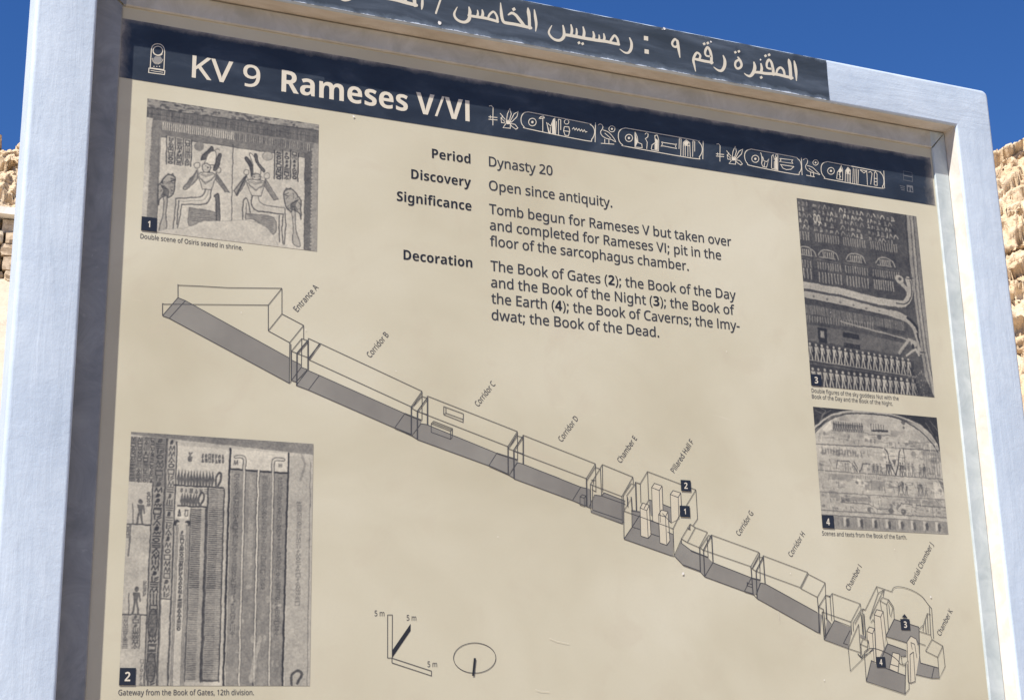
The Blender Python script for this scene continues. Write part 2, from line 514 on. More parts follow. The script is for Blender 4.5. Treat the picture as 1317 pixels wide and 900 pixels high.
def build_dry_wall():
    """dry stone retaining wall on the slope left of the board, with a lime-washed coping"""
    root = bpy.data.objects.new('dry_stone_wall', None)
    COL.objects.link(root)
    R0 = 21.35
    zb = 1.6 + R0 * math.tan(math.radians(17.55))
    zt = 1.6 + R0 * math.tan(math.radians(20.02))
    tag(root, 'rough dry-stone retaining wall with a pale coping on the slope left of the sign', 'stone wall', kind='thing')
    tb = bmesh.new()
    bmesh.ops.create_cube(tb, size=1.0)
    bmesh.ops.subdivide_edges(tb, edges=tb.edges[:], cuts=2, use_grid_fill=True)
    tb.verts.ensure_lookup_table()
    tv = [v.co.copy() for v in tb.verts]
    tf = [tuple(v.index for v in f.verts) for f in tb.faces]
    tb.free()
    SV, SF = [], []
    courses = 6
    rr = random.Random(4)
    zc = zb - 0.15
    hs = [rr.uniform(0.8, 1.25) for _ in range(courses)]
    sc_ = (zt - zb + 0.15) / sum(hs)
    for h in hs:
        h *= sc_
        a = math.radians(-13) + rr.uniform(0, 0.01)
        while a < math.radians(13):
            L = rr.uniform(0.16, 0.46)
            am = a + L / 2 / R0
            dep = 0.45 + rr.uniform(-0.1, 0.1)
            off = Vector((rr.uniform(0, 99), rr.uniform(0, 99), rr.uniform(0, 99)))
            tilt = rr.uniform(-0.08, 0.08)
            hh = h * rr.uniform(0.86, 1.02)
            b0 = len(SV)
            for tc in tv:
                c = tc.copy()
                sph = c.normalized() * 0.62
                c = c.lerp(sph, 0.28)
                c += 0.09 * noise.noise_vector(c * 2.2 + off)
                lx, ly, lz = c.x * (L - 0.012), c.y * dep, c.z * hh
                lz += lx * tilt
                rad_ = R0 + 0.2 + ly + rr.uniform(-0.004, 0.004) - (0.04 * math.sin(off.x))
                aa = am + lx / R0
                SV.append((EYE[0] + rad_ * math.sin(aa), EYE[1] + rad_ * math.cos(aa), zc + h / 2 + lz))
            SF += [tuple(b0 + k for k in f) for f in tf]
            a += (L + 0.015) / R0
        zc += h
    mesh_obj('masonry', SV, SF, m_stone, root)
    # backing earth core keeps gaps dark, coping runs along the top
    V, F = [], []
    A = np.radians(np.linspace(-13.2, 13.2, 160))
    prof = [(-0.10, 0.0), (-0.11, 0.10), (0.0, 0.135), (0.55, 0.13), (0.62, 0.02), (0.5, 0.0)]
    for i, a in enumerate(A):
        for j, (dr, dz) in enumerate(prof):
            w_ = 0.018 * noise.noise((a * 60, j * 3.1, 0))
            r_ = R0 + dr + w_
            V.append((EYE[0] + r_ * math.sin(a), EYE[1] + r_ * math.cos(a), zt + dz + 0.8 * w_ + 0.02 * math.sin(a * 23)))
    m_ = len(prof)
    for i in range(len(A) - 1):
        for j in range(m_):
            j2 = (j + 1) % m_
            F.append((i * m_ + j, (i + 1) * m_ + j, (i + 1) * m_ + j2, i * m_ + j2))
    F.append(tuple(range(m_)))
    F.append(tuple(reversed(range((len(A) - 1) * m_, len(A) * m_))))
    tag(mesh_obj('coping', V, F, m_coping, root), 'pale lime-washed coping')
    V, F = [], []
    prof = [(0.22, -1.2), (0.22, 0.0), (0.45, 0.0), (0.45, -1.2)]
    for a in A:
        for dr, dz in prof:
            r_ = R0 + dr
            V.append((EYE[0] + r_ * math.sin(a), EYE[1] + r_ * math.cos(a), zt + dz - 0.01))
    for i in range(len(A) - 1):
        for j in range(4):
            j2 = (j + 1) % 4
            F.append((i * 4 + j, (i + 1) * 4 + j, (i + 1) * 4 + j2, i * 4 + j2))
    mesh_obj('earth_core', V, F, m_rock, root)


build_dry_wall()

# ------------------------------------------------------------------ the sign
sign = bpy.data.objects.new('information_sign', None)
sign.location = (0.552, 0, 0)
COL.objects.link(sign)
tag(sign, 'large framed tomb information board with pale blue frame, cream panel and dark title band', 'sign', kind='thing')


def part(name, verts, faces, mats, parent=None, **k):
    o = mesh_obj(name, verts, faces, mats, None, **k)
    o.parent = parent or sign
    o.matrix_parent_inverse = Matrix.Translation(sign.location).inverted()
    if parent is not None and parent is not sign:
        o.matrix_parent_inverse = Matrix()
    return o


FD = 0.0304                       # how far the frame stands proud of the board
UI0, UI1, VI0, VI1 = -0.0663, 1.1735, -0.735, 0.3050     # inner edge of the frame
TW = dict(l=0.0327, r=0.0262, t=0.0285, b=0.03)


def ring(prof, n_arc=6):
    """sweep profile [(offset outwards from the inner edge, d, corner radius)] round the frame"""
    V, F = [], []
    cnt = None
    for off, d, rad_ in prof:
        x0, x1, y0, y1 = UI0 - off, UI1 + off, VI0 - off, VI1 + off
        loop = []
        for cx, cy, a0 in ((x1 - rad_, y1 - rad_, 0), (x0 + rad_, y1 - rad_, 90), (x0 + rad_, y0 + rad_, 180), (x1 - rad_, y0 + rad_, 270)):
            for k in range(n_arc):
                a = math.radians(a0 + 90 * k / (n_arc - 1))
                loop.append(to_world(cx + rad_ * math.cos(a), cy + rad_ * math.sin(a), d))
        cnt = len(loop)
        V += loop
    m_ = len(prof)
    for i in range(m_ - 1):
        for k in range(cnt):
            k2 = (k + 1) % cnt
            F.append((i * cnt + k, i * cnt + k2, (i + 1) * cnt + k2, (i + 1) * cnt + k))
    return V, F


bw = 0.0675
be = 0.0035
prof = [(0.0, -0.03, 0.0008), (0.0, FD - be, 0.001)]
for k in range(1, 5):
    a = math.radians(90 * k / 4)
    prof.append((be - be * math.cos(a), FD - be + be * math.sin(a), 0.0015))
# hand-plastered face: slightly swollen in the middle
for t_ in (0.25, 0.5, 0.75):
    prof.append((be + (bw - 2 * be) * t_, FD + 0.0008 * math.sin(math.pi * t_), 0.004))
bo = 0.005
for k in range(0, 5):
    a = math.radians(90 * k / 4)
    prof.append((bw - bo + bo * math.sin(a), FD - bo + bo * math.cos(a), 0.009))
prof += [(bw, -0.046, 0.009), (bw - 0.004, -0.050, 0.007)]
V, F = ring(prof)
frame = part('frame', V, F, [m_paint, m_reveal], smooth=True)
nseg = len(F) // (len(prof) - 1)
rounded = {1, 2, 3, 4, 9, 10, 11, 12}
frame.data.polygons.foreach_set('use_smooth', [(i // nseg) in rounded for i in range(len(F))])
frame.data.polygons.foreach_set('material_index', [1 if i < nseg else 0 for i in range(len(F))])
frame['label'] = 'pale blue painted frame with brush streaks'

# zinc strips between frame and board, mitred at the corners
inn = (UI0 + TW['l'], UI1 - TW['r'], VI0 + TW['b'], VI1 - TW['t'])
out_ = (UI0 + 0.0014, UI1 - 0.0012, VI0 + 0.0014, VI1 - 0.0022)
co = [(out_[0], out_[3]), (out_[1], out_[3]), (out_[1], out_[2]), (out_[0], out_[2])]
ci = [(inn[0], inn[3]), (inn[1], inn[3]), (inn[1], inn[2]), (inn[0], inn[2])]
for k in range(4):
    k2 = (k + 1) % 4
    V, F = [], []
    for t_ in (0.0006, 0.9994):
        pass
    A, B, Cc, D_ = [Vector((*p, 0)) for p in (co[k], co[k2], ci[k2], ci[k])]
    g = (B - A).normalized() * 0.0003
    A += g; B -= g; Cc -= g; D_ += g
    lip = 0.0016
    nrm = ((D_ + Cc) / 2 - (A + B) / 2)
    nrm = Vector((nrm.x, nrm.y, 0))
    ax = (B - A).normalized()
    nrm = (nrm - ax * nrm.dot(ax)).normalized() * lip
    sections = [(A, B, 0.0), (A, B, 0.0032), (D_ - nrm, Cc - nrm, 0.0032), (D_, Cc, 0.0018), (D_, Cc, -0.002)]
    for p, q, d in sections:
        V.append(to_world(p.x, p.y, d))
        V.append(to_world(q.x, q.y, d))
    for i in range(len(sections) - 1):
        F.append((2 * i, 2 * i + 1, 2 * i + 3, 2 * i + 2))
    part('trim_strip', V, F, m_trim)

# the printed board
PU0, PU1, PV0, PV1 = UI0 + 0.004, UI1 - 0.004, VI0 + 0.004, VI1 - 0.004
V = [to_world(u, v, d) for d in (0.0, -0.012) for u, v in ((PU0, PV0), (PU1, PV0), (PU1, PV1), (PU0, PV1))]
panel = part('panel', V, [(0, 1, 2, 3), (7, 6, 5, 4), (0, 4, 5, 1), (1, 5, 6, 2), (2, 6, 7, 3), (3, 7, 4, 0)], m_cream)
panel['label'] = 'cream printed panel'
V = [to_world(u, v, d) for d in (-0.0125, -0.040) for u, v in ((UI0 - 0.03, VI0 - 0.03), (UI1 + 0.03, VI0 - 0.03), (UI1 + 0.03, VI1 + 0.03), (UI0 - 0.03, VI1 + 0.03))]
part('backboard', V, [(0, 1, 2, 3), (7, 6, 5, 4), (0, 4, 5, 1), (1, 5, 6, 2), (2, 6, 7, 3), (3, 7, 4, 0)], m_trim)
for u0 in (UI0 - bw + 0.004, UI1 + 0.004):
    V = [to_world(u, v, d) for v in (VI0 - bw + 0.002, -SIGN_Z - 0.05) for u, d in ((u0, FD - 0.008), (u0 + bw - 0.008, FD - 0.008), (u0 + bw - 0.008, -0.046), (u0, -0.046))]
    part('leg', V, [(3, 2, 1, 0), (4, 5, 6, 7), (0, 1, 5, 4), (1, 2, 6, 5), (2, 3, 7, 6), (3, 0, 4, 7)], m_paint)


# ------------------------------------------------------------------ printing
class Print:
    """flat ink shapes laid on a plane of the sign; every stroke sits a hair above the last"""
    STEP = 0.000001

    def __init__(self, d0, step=None):
        self.V, self.F, self.mi = [], [], []
        self.d = d0
        self.step = step or self.STEP

    def up(self):
        self.d += self.step

    def poly(self, uv, mi=0, holes=None):
        self.up()
        loops = [[Vector((p[0], p[1], 0)) for p in uv]] + [[Vector((p[0], p[1], 0)) for p in h] for h in (holes or [])]
        flat = [p for l in loops for p in l]
        b = len(self.V)
        self.V += [to_world(p.x, p.y, self.d) for p in flat]
        for t in tessellate_polygon(loops):
            a, c, e = flat[t[0]], flat[t[1]], flat[t[2]]
            s = (c.x - a.x) * (e.y - a.y) - (c.y - a.y) * (e.x - a.x)
            if abs(s) < 1e-14:
                continue
            self.F.append((b + t[0], b + t[1], b + t[2]) if s > 0 else (b + t[0], b + t[2], b + t[1]))
            self.mi.append(mi)

    def glyph(self, outer, holes, mi=0):
        self.up()
        vs_, es = [], []
        for l in [outer] + holes:
            b = len(vs_)
            vs_ += [Vector((p[0] * 1000, p[1] * 1000)) for p in l]
            es += [(b + i, b + (i + 1) % len(l)) for i in range(len(l))]
        v2, _, f2 = delaunay_2d_cdt(vs_, es, [], 0, 1e-5, False)[:3]
        b = len(self.V)
        self.V += [to_world(p.x / 1000, p.y / 1000, self.d) for p in v2]
        for f in f2:
            x = sum(v2[i].x for i in f) / len(f)
            y = sum(v2[i].y for i in f) / len(f)
            inside = False
            for i0, i1 in es:
                p, q = vs_[i0], vs_[i1]
                if (p.y > y) != (q.y > y) and x < (q.x - p.x) * (y - p.y) / (q.y - p.y) + p.x:
                    inside = not inside
            if not inside:
                continue
            self.F.append(tuple(b + i for i in f))
            self.mi.append(mi)

    def stroke(self, uv, wd, mi=0, closed=False):
        """ribbon; wd is one width or one per point"""
        self.up()
        pts = [np.array(p[:2], float) for p in uv]
        ws = list(wd) if hasattr(wd, '__len__') else [wd] * len(pts)
        q, w2 = [pts[0]], [ws[0]]
        for p, w_ in zip(pts[1:], ws[1:]):
            if np.hypot(*(p - q[-1])) > 1e-6:
                q.append(p)
                w2.append(w_)
        pts, ws = q, w2
        if closed and np.hypot(*(pts[0] - pts[-1])) < 1e-6:
            pts, ws = pts[:-1], ws[:-1]
        n_ = len(pts)
        if n_ < 2:
            return
        b = len(self.V)
        for i in range(n_):
            if closed:
                p0, p1 = pts[i - 1], pts[(i + 1) % n_]
            else:
                p0, p1 = pts[max(0, i - 1)], pts[min(n_ - 1, i + 1)]
            d0 = pts[i] - p0 if (closed or i > 0) else pts[1] - pts[0]
            d1 = p1 - pts[i] if (closed or i < n_ - 1) else pts[-1] - pts[-2]
            d0 = d0 / max(np.hypot(*d0), 1e-9)
            d1 = d1 / max(np.hypot(*d1), 1e-9)
            nn = np.array([-(d0[1] + d1[1]), d0[0] + d1[0]])
            L = np.hypot(*nn)
            if L < 0.3:
                nn, L = np.array([-d1[1], d1[0]]), 1.0
            nn = nn / L
            k = min(1.0 / max(abs(nn @ np.array([-d1[1], d1[0]])), 0.5), 1.6)
            off = nn * ws[i] / 2 * k
            ext = np.zeros(2)
            self.V.append(to_world(*(pts[i] + off + ext), self.d))
            self.V.append(to_world(*(pts[i] - off + ext), self.d))
        m_ = n_ if closed else n_ - 1
        for i in range(m_):
            i2 = (i + 1) % n_
            self.F.append((b + 2 * i, b + 2 * i + 1, b + 2 * i2 + 1, b + 2 * i2))
            self.mi.append(mi)

    def disc(self, c, r, mi=0, n_=20, ry=None):
        self.poly([(c[0] + r * math.cos(2 * math.pi * k / n_), c[1] + (ry or r) * math.sin(2 * math.pi * k / n_)) for k in range(n_)], mi)

    def build(self, name, mats, parent=None, label=None):
        o = part(name, self.V, self.F, mats, parent or panel, mi=self.mi)
        if label:
            o['label'] = label
        return o


def smooth_pts(pts, n_=5):
    """Catmull-Rom through points (any dimension)"""
    P = [np.array(p, float) for p in pts]
    if len(P) < 3:
        return P
    out = []
    for i in range(len(P) - 1):
        p0, p1, p2, p3 = P[max(0, i - 1)], P[i], P[i + 1], P[min(len(P) - 1, i + 2)]
        for k in range(n_):
            t = k / n_
            out.append(0.5 * (2 * p1 + (p2 - p0) * t + (2 * p0 - 5 * p1 + 4 * p2 - p3) * t * t + (3 * p1 - p0 - 3 * p2 + p3) * t ** 3))
    out.append(P[-1])
    return out


class View:
    """reads positions from an enlarged piece of the photograph onto a plane of the sign"""
    def __init__(self, x0, y0, s, d=0.0):
        self.x0, self.y0, self.s, self.d = x0, y0, s, d

    def __call__(self, *pts):
        if len(pts) == 1 and hasattr(pts[0][0], '__len__'):
            pts = pts[0]
        return [board(self.x0 + p[0] / self.s, self.y0 + p[1] / self.s, self.d) for p in pts]


PX = 0.00088                         # one photograph pixel on the board, roughly


def px_size(px, py, d=0.0):
    a, b, c = board(px, py, d), board(px + 1, py, d), board(px, py + 1, d)
    return math.sqrt(abs((b[0] - a[0]) * (c[1] - a[1]) - (b[1] - a[1]) * (c[0] - a[0])))

GLYPH_DATA = r'''
r, 180 28,-87,47,-3,61,78,124,78,129,71,104,-8,71,-87
r- 216 27,154,27,206,189,206,189,154
r. 180 89,-9,74,-7,60,1,51,15,48,36,51,57,60,71,74,79,89,81,106,79,119,71,129,57,132,36,129,15,119,1,106,-7
r0 384 191,-7,142,1,102,22,72,59,43,137,33,240,37,313,49,373,69,422,99,458,140,480,191,487,241,480,281,458,312,422,341,344,351,240,347,169,335,108,314,59,284,23,243,1/191,44,237,56,268,92,286,154,291,240,286,326,268,388,237,424,191,437,145,424,115,388,98,326,92,240,98,154,115,93,145,56
r1 384 181,0,181,335,181,381,183,418,164,400,142,381,91,339,60,379,189,480,238,480,238,0
r2 384 32,0,32,49,158,176,219,240,241,268,257,296,266,324,269,355,263,390,246,415,219,431,185,436,152,433,123,424,96,409,69,390,38,430,68,452,102,470,141,482,185,486,245,478,291,452,320,412,330,359,326,322,314,288,296,256,271,224,207,155,107,56,107,54,349,54,349,0
r5 384 167,-7,131,-5,97,0,67,8,42,19,42,75,69,62,101,52,135,46,167,44,215,50,253,69,277,101,285,147,278,189,257,219,219,238,165,244,122,241,83,234,54,253,72,480,312,480,312,426,122,426,111,287,142,291,185,294,251,285,302,257,335,213,346,153,334,87,299,36,242,4
r9 384 129,-7,98,-5,69,0,69,50,96,44,128,42,171,46,205,57,233,75,254,99,269,128,280,161,286,197,289,235,285,235,267,214,243,196,211,183,171,179,115,189,72,217,43,263,34,324,38,371,53,411,76,443,106,467,143,481,187,486,230,480,269,463,302,434,328,393,344,340,349,275,347,223,340,173,327,125,307,82,279,46,240,17,191,-1/184,226,214,229,240,239,261,254,276,272,286,292,289,314,287,342,278,371,264,397,244,418,218,432,187,437,149,430,119,409,99,374,92,325,98,284,115,252,143,232
r; 180 88,278,72,281,59,289,50,303,47,324,50,345,59,359,72,367,88,369,104,367,118,359,127,345,130,324,127,303,118,289,104,281/21,-87,34,-32,46,26,55,78,118,78,123,71,98,-8,65,-87
rA 429 0,0,187,482,242,482,428,0,366,0,308,148,118,148,61,0/138,202,290,202,236,347,230,367,221,396,214,419,203,378,193,347
rB 437 65,0,65,480,202,480,281,473,338,453,373,417,384,361,378,322,361,290,332,268,293,255,293,251,322,244,348,234,369,218,386,197,397,170,400,136,389,79,356,36,303,9,234,0/126,275,214,275,266,280,299,295,316,320,322,354,315,388,294,411,258,424,205,428,126,428/126,51,222,51,276,57,311,76,330,105,336,141,329,175,310,202,274,219,218,225,126,225
rC 424 261,-7,194,1,139,24,96,60,65,109,47,170,41,240,48,309,67,368,100,418,146,455,203,478,271,486,342,479,404,458,379,407,330,425,302,431,271,433,202,420,149,381,116,320,105,240,115,160,146,98,198,59,270,46,330,52,385,65,385,13,329,-2
rD 490 65,0,65,480,213,480,281,473,338,453,385,419,420,374,442,315,449,244,442,170,420,109,383,61,304,15,199,0/126,52,191,52,261,59,315,82,354,120,378,174,385,242,374,326,338,383,281,417,204,428,126,428
rE 373 65,0,65,480,333,480,333,426,126,426,126,277,321,277,321,224,126,224,126,53,333,53,333,0
rF 349 65,0,65,480,333,480,333,426,126,426,126,257,320,257,320,203,126,203,126,0
rG 489 271,-7,202,1,145,23,100,59,67,108,48,169,41,240,48,310,71,370,107,419,155,456,217,479,289,486,329,484,366,479,400,470,433,458,410,406,352,425,320,431,286,433,210,420,152,381,116,320,104,240,109,186,123,139,146,100,181,70,226,52,285,46,338,49,379,57,379,199,273,199,273,253,439,253,439,18,400,7,361,-1,318,-5
rH 498 65,0,65,480,126,480,126,277,371,277,371,480,432,480,432,0,371,0,371,224,126,224,126,0
rI 228 27,0,27,35,83,48,83,431,27,445,27,480,200,480,200,445,144,431,144,48,200,35,200,0
rJ 183 -3,-128,-31,-125,-52,-119,-52,-68,-30,-73,-4,-75,12,-73,28,-68,42,-59,52,-44,59,-24,62,3,62,480,122,480,122,7,114,-53,88,-95,48,-119
rK 416 65,0,65,480,126,480,126,243,167,289,208,334,338,480,408,480,218,271,416,0,345,0,175,229,126,186,126,0
rN 510 65,0,65,480,135,480,391,83,394,83,392,115,390,162,389,209,389,480,445,480,445,0,375,0,118,398,116,398,119,340,121,268,121,0
rO 525 263,-7,194,1,139,24,96,61,65,111,47,171,41,241,47,310,65,370,96,419,139,456,195,479,263,487,329,479,384,456,427,420,458,370,477,310,484,240,477,171,458,110,427,61,384,24,329,1/263,46,333,59,382,98,410,159,420,240,410,321,382,382,334,421,263,434,193,421,143,382,114,321,105,240,114,159,143,98,192,59
rP 406 65,0,65,480,192,480,273,470,329,443,361,398,372,338,368,300,354,264,330,233,294,208,245,192,181,187,126,187,126,0/126,238,174,238,234,244,276,261,301,290,310,336,302,376,280,405,242,422,187,428,126,428
rR 418 65,0,65,480,197,480,275,471,329,446,361,403,372,343,369,308,358,279,342,256,322,239,300,225,276,215,408,0,337,0,221,198,126,198,126,0/126,249,197,249,248,255,283,272,303,301,310,340,303,381,281,407,245,422,194,427,126,427
rS 369 166,-7,127,-5,91,-1,60,7,34,16,34,74,94,54,131,48,169,46,216,51,249,66,270,91,277,123,274,145,267,163,253,178,232,192,164,222,110,246,72,276,48,314,40,364,45,400,60,429,83,454,114,471,151,483,193,486,231,484,266,479,297,470,326,459,307,408,253,426,223,431,192,433,153,428,124,414,107,392,101,363,104,341,111,323,125,308,144,294,206,267,245,251,278,233,303,214,322,191,333,163,337,128,326,72,291,29,236,2
rT 373 156,0,156,426,7,426,7,480,366,480,366,426,217,426,217,0
rV 403 171,0,0,480,63,480,171,172,189,117,201,67,214,117,232,173,339,480,403,480,232,0
ra 377 144,-7,100,0,63,19,39,52,31,100,41,148,73,183,127,206,203,215,265,217,265,238,260,277,245,301,222,314,190,318,163,316,136,310,89,291,71,335,96,347,126,357,159,364,193,366,251,359,291,337,314,300,322,245,322,0,279,0,268,51,265,51,241,25,216,7,185,-3/158,41,200,47,234,66,256,98,264,144,264,176,211,174,154,167,118,152,98,130,92,99,97,73,110,55,132,44
rb 413 228,-7,189,-3,158,9,134,26,116,46,111,46,99,0,57,0,57,510,116,510,116,386,115,344,113,312,116,312,134,333,158,351,189,362,228,366,288,354,335,319,366,261,376,180,366,99,335,40,288,5/219,42,261,51,291,78,309,121,315,181,309,240,291,283,260,308,218,317,169,309,138,284,122,242,116,182,116,179,122,121,138,78,169,51
rc 322 201,-7,156,-2,117,13,83,38,58,73,42,120,37,178,42,238,59,286,85,322,119,347,160,362,206,367,259,361,300,347,282,298,244,310,204,315,158,306,125,281,105,238,98,179,105,121,124,79,156,53,201,44,229,46,253,50,294,65,294,13,254,-2
rd 413 185,-7,124,5,77,40,47,98,37,179,47,261,78,319,125,355,185,367,223,363,254,351,278,334,297,314,301,314,299,339,297,367,297,510,356,510,356,0,308,0,300,48,297,48,278,27,254,9,223,-3/194,42,243,50,274,74,292,113,298,168,298,179,292,238,275,282,244,309,193,318,152,308,122,280,104,235,98,178,104,121,122,78,152,51
re 379 210,-7,162,-2,120,14,85,40,59,76,42,122,37,177,42,232,57,279,81,316,112,344,151,361,196,367,239,362,276,347,305,322,327,290,340,250,345,204,345,169,98,169,107,115,129,76,165,52,213,44,245,45,274,50,328,69,328,17,274,-1,245,-5/99,216,283,216,277,257,262,290,234,311,195,318,158,312,129,291,109,259
rf 231 73,0,73,314,10,314,10,342,73,362,73,383,81,443,104,483,141,506,190,514,229,510,260,502,244,455,220,462,191,465,165,460,147,446,136,420,132,383,132,360,223,360,223,314,132,314,132,0
rg 413 195,-161,123,-155,65,-138,65,-84,125,-105,198,-112,240,-105,271,-85,291,-53,298,-11,298,3,298,27,300,48,297,48,251,7,185,-7,123,6,76,42,47,101,37,179,47,256,76,316,123,354,185,367,219,363,249,353,275,336,298,312,301,312,309,360,356,360,356,-6,346,-74,317,-122,267,-151/194,42,241,49,273,71,292,109,298,165,298,179,292,243,273,285,240,309,193,317,153,308,123,281,104,237,98,179,104,120,123,77,153,50
rh 415 57,0,57,510,116,510,116,361,113,310,117,310,137,334,164,352,195,362,229,366,287,358,328,335,352,294,361,234,361,0,302,0,302,230,293,278,266,307,222,317,171,309,139,283,122,242,116,186,116,0
ri 173 87,420,74,422,62,429,55,441,52,457,55,474,62,486,74,493,87,495,100,493,111,486,119,474,122,457,119,441,111,429,100,422/57,0,57,360,116,360,116,0
rk 359 57,0,57,510,116,510,116,244,115,216,113,185,116,185,128,201,144,221,158,238,273,360,343,360,197,206,353,0,281,0,156,168,116,132,116,0
rl 173 57,0,57,510,116,510,116,0
rm 628 57,0,57,360,105,360,113,311,117,311,137,336,162,353,192,363,223,367,273,360,310,340,333,306,336,306,358,333,386,352,418,363,452,367,505,359,543,335,566,295,574,234,574,0,515,0,515,232,507,279,483,308,442,317,397,309,367,287,350,250,345,199,345,0,286,0,286,232,278,279,253,308,212,317,166,309,137,283,121,242,116,187,116,0
rn 415 57,0,57,360,105,360,113,311,117,311,138,336,165,353,197,363,230,367,287,359,328,335,352,295,361,234,361,0,302,0,302,230,293,278,266,307,222,317,171,309,139,283,122,242,116,187,116,0
ro 406 202,-7,157,-1,117,15,84,42,58,79,42,125,37,181,48,260,82,318,135,355,204,367,250,361,290,345,324,318,349,282,365,236,370,181,359,101,325,42,271,6/203,42,251,52,283,80,303,123,309,181,303,238,283,281,251,308,203,317,155,308,123,281,104,238,98,181,104,123,123,80,156,52
rp 413 57,-161,57,360,105,360,113,311,116,311,135,333,158,351,189,363,228,367,288,355,335,320,366,262,376,181,366,100,335,41,288,5,228,-7,190,-3,159,9,135,26,116,46,112,46,115,17,116,-13,116,-161/219,42,249,47,273,60,291,82,305,110,312,143,315,181,309,237,291,280,261,308,218,317,171,309,140,286,123,247,116,192,116,181,122,122,138,78,169,51
rq 413 297,-161,297,-7,298,21,300,48,296,48,278,27,254,9,222,-3,183,-7,124,5,78,40,47,98,37,179,47,261,78,319,126,355,185,367,224,363,255,351,279,333,298,311,300,311,309,360,356,360,356,-161/195,42,242,50,274,73,291,112,298,167,298,179,292,239,275,282,243,309,193,318,151,308,122,280,104,235,98,178,104,121,122,78,152,51
rr 277 57,0,57,360,105,360,112,294,115,294,135,322,160,345,190,361,225,367,247,366,267,363,260,308,241,312,221,313,194,309,169,298,147,280,131,256,120,226,116,192,116,0
rs 322 148,-7,113,-5,83,-1,57,7,35,16,35,70,87,50,118,43,149,41,188,45,214,55,229,72,234,94,233,107,227,118,217,129,200,140,146,164,86,191,64,206,48,223,38,244,34,271,44,312,72,342,115,360,169,367,201,365,231,360,284,343,264,296,216,312,191,317,165,318,133,315,110,307,95,293,91,275,93,261,99,249,111,239,129,229,183,206,242,180,263,165,279,147,288,126,291,99,282,53,253,20,207,0
rt 242 167,-7,140,-4,115,3,94,16,77,37,65,66,62,105,62,314,11,314,11,343,62,366,86,443,121,443,121,360,225,360,225,314,121,314,121,106,125,77,137,57,155,46,177,42,205,44,228,49,228,4,201,-4
ru 415 184,-7,127,1,86,25,61,65,53,124,53,360,113,360,113,128,122,81,148,52,193,42,243,51,276,76,293,117,299,173,299,360,358,360,358,0,310,0,301,48,298,48,277,23,250,6,218,-3
rv 341 136,0,0,360,63,360,140,148,151,115,162,80,169,52,171,52,179,81,190,116,201,148,278,360,341,360,204,0
rw 528 106,1,7,361,69,361,118,169,132,110,142,61,144,61,151,89,159,125,169,158,232,361,297,361,359,158,373,108,383,62,385,62,395,108,410,169,460,361,520,361,420,1,351,1,289,203,274,258,265,299,262,299,253,258,238,203,173,1
rx 355 12,0,142,184,18,360,85,360,178,224,270,360,336,360,212,184,343,0,276,0,178,144,79,0
ry 343 56,-161,28,-160,7,-156,7,-109,25,-111,47,-113,75,-108,97,-95,114,-75,127,-49,146,-1,1,360,64,360,142,155,160,104,172,57,175,57,187,101,206,156,279,360,343,360,187,-50,166,-96,139,-131,103,-154
b( 201 126,-106,81,-43,51,28,33,104,27,184,33,265,51,342,81,415,126,480,181,480,140,413,110,340,93,264,87,185,93,108,110,32,140,-40,181,-106
b) 201 21,-106,62,-40,91,32,109,108,115,185,109,264,91,340,61,413,20,480,76,480,120,415,151,342,169,265,175,184,169,104,151,28,120,-43,76,-106
b/ 250 7,0,185,480,243,480,64,0
b1 384 176,0,176,277,177,323,179,373,164,358,144,340,89,296,40,357,194,480,277,480,277,0
b2 384 27,0,27,71,147,192,206,254,225,278,238,300,245,322,248,345,244,370,232,388,213,398,189,402,162,398,136,389,109,373,81,353,26,418,70,451,95,465,123,476,157,484,197,486,241,482,278,469,308,449,330,423,344,392,349,357,345,319,333,284,313,252,287,220,215,148,153,90,153,85,362,85,362,0
b3 384 164,-7,90,0,26,19,26,105,57,92,90,82,123,76,153,74,199,79,229,93,246,115,251,146,249,164,241,180,227,192,206,200,176,206,136,208,99,208,99,285,136,285,175,288,204,294,223,304,235,317,242,332,244,350,240,373,228,390,207,401,175,404,143,401,116,393,73,369,26,439,57,458,92,473,134,483,183,486,249,479,300,456,332,420,343,372,336,327,313,293,280,268,240,253,240,251,291,238,327,216,350,183,357,140,352,100,337,65,311,35,274,12,225,-2
b4 384 216,0,216,99,11,99,11,170,222,480,315,480,315,178,373,178,373,99,315,99,315,0/101,178,216,178,216,259,217,297,219,338,220,363,218,363,205,337,189,311
bD 497 60,0,60,480,211,480,281,473,342,453,391,419,427,374,450,315,458,244,450,170,427,109,389,61,337,27,273,7,196,0/162,84,206,84,270,94,316,123,343,173,353,242,344,311,318,359,275,387,216,396,162,396
bI 261 21,0,21,58,80,85,80,395,21,422,21,480,240,480,240,422,181,395,181,85,240,58,240,0
bP 422 60,0,60,480,214,480,294,470,349,440,381,392,392,330,387,289,374,252,351,219,316,193,268,176,206,171,162,171,162,0/162,254,195,254,234,258,264,271,282,293,289,326,280,365,253,388,208,396,162,396
bR 443 60,0,60,480,200,480,285,471,345,444,380,399,392,336,388,305,379,278,365,256,346,237,325,221,302,209,443,0,330,0,216,184,162,184,162,0/162,267,195,267,238,271,267,283,283,304,289,333,283,362,266,382,236,393,193,396,162,396
bS 370 167,-7,95,1,31,22,31,117,102,90,138,80,175,77,207,81,228,92,240,108,244,128,237,153,217,172,187,189,150,207,114,225,77,253,61,272,48,293,39,319,36,350,47,407,80,450,131,477,199,486,235,484,270,478,341,453,308,373,249,394,223,400,195,402,170,398,151,388,140,373,136,353,141,330,158,313,187,296,226,277,260,259,289,241,312,220,329,196,340,168,343,133,332,76,297,31,242,3
bV 437 163,0,0,480,103,480,193,194,200,167,211,125,218,89,225,125,236,167,243,194,334,480,437,480,273,0
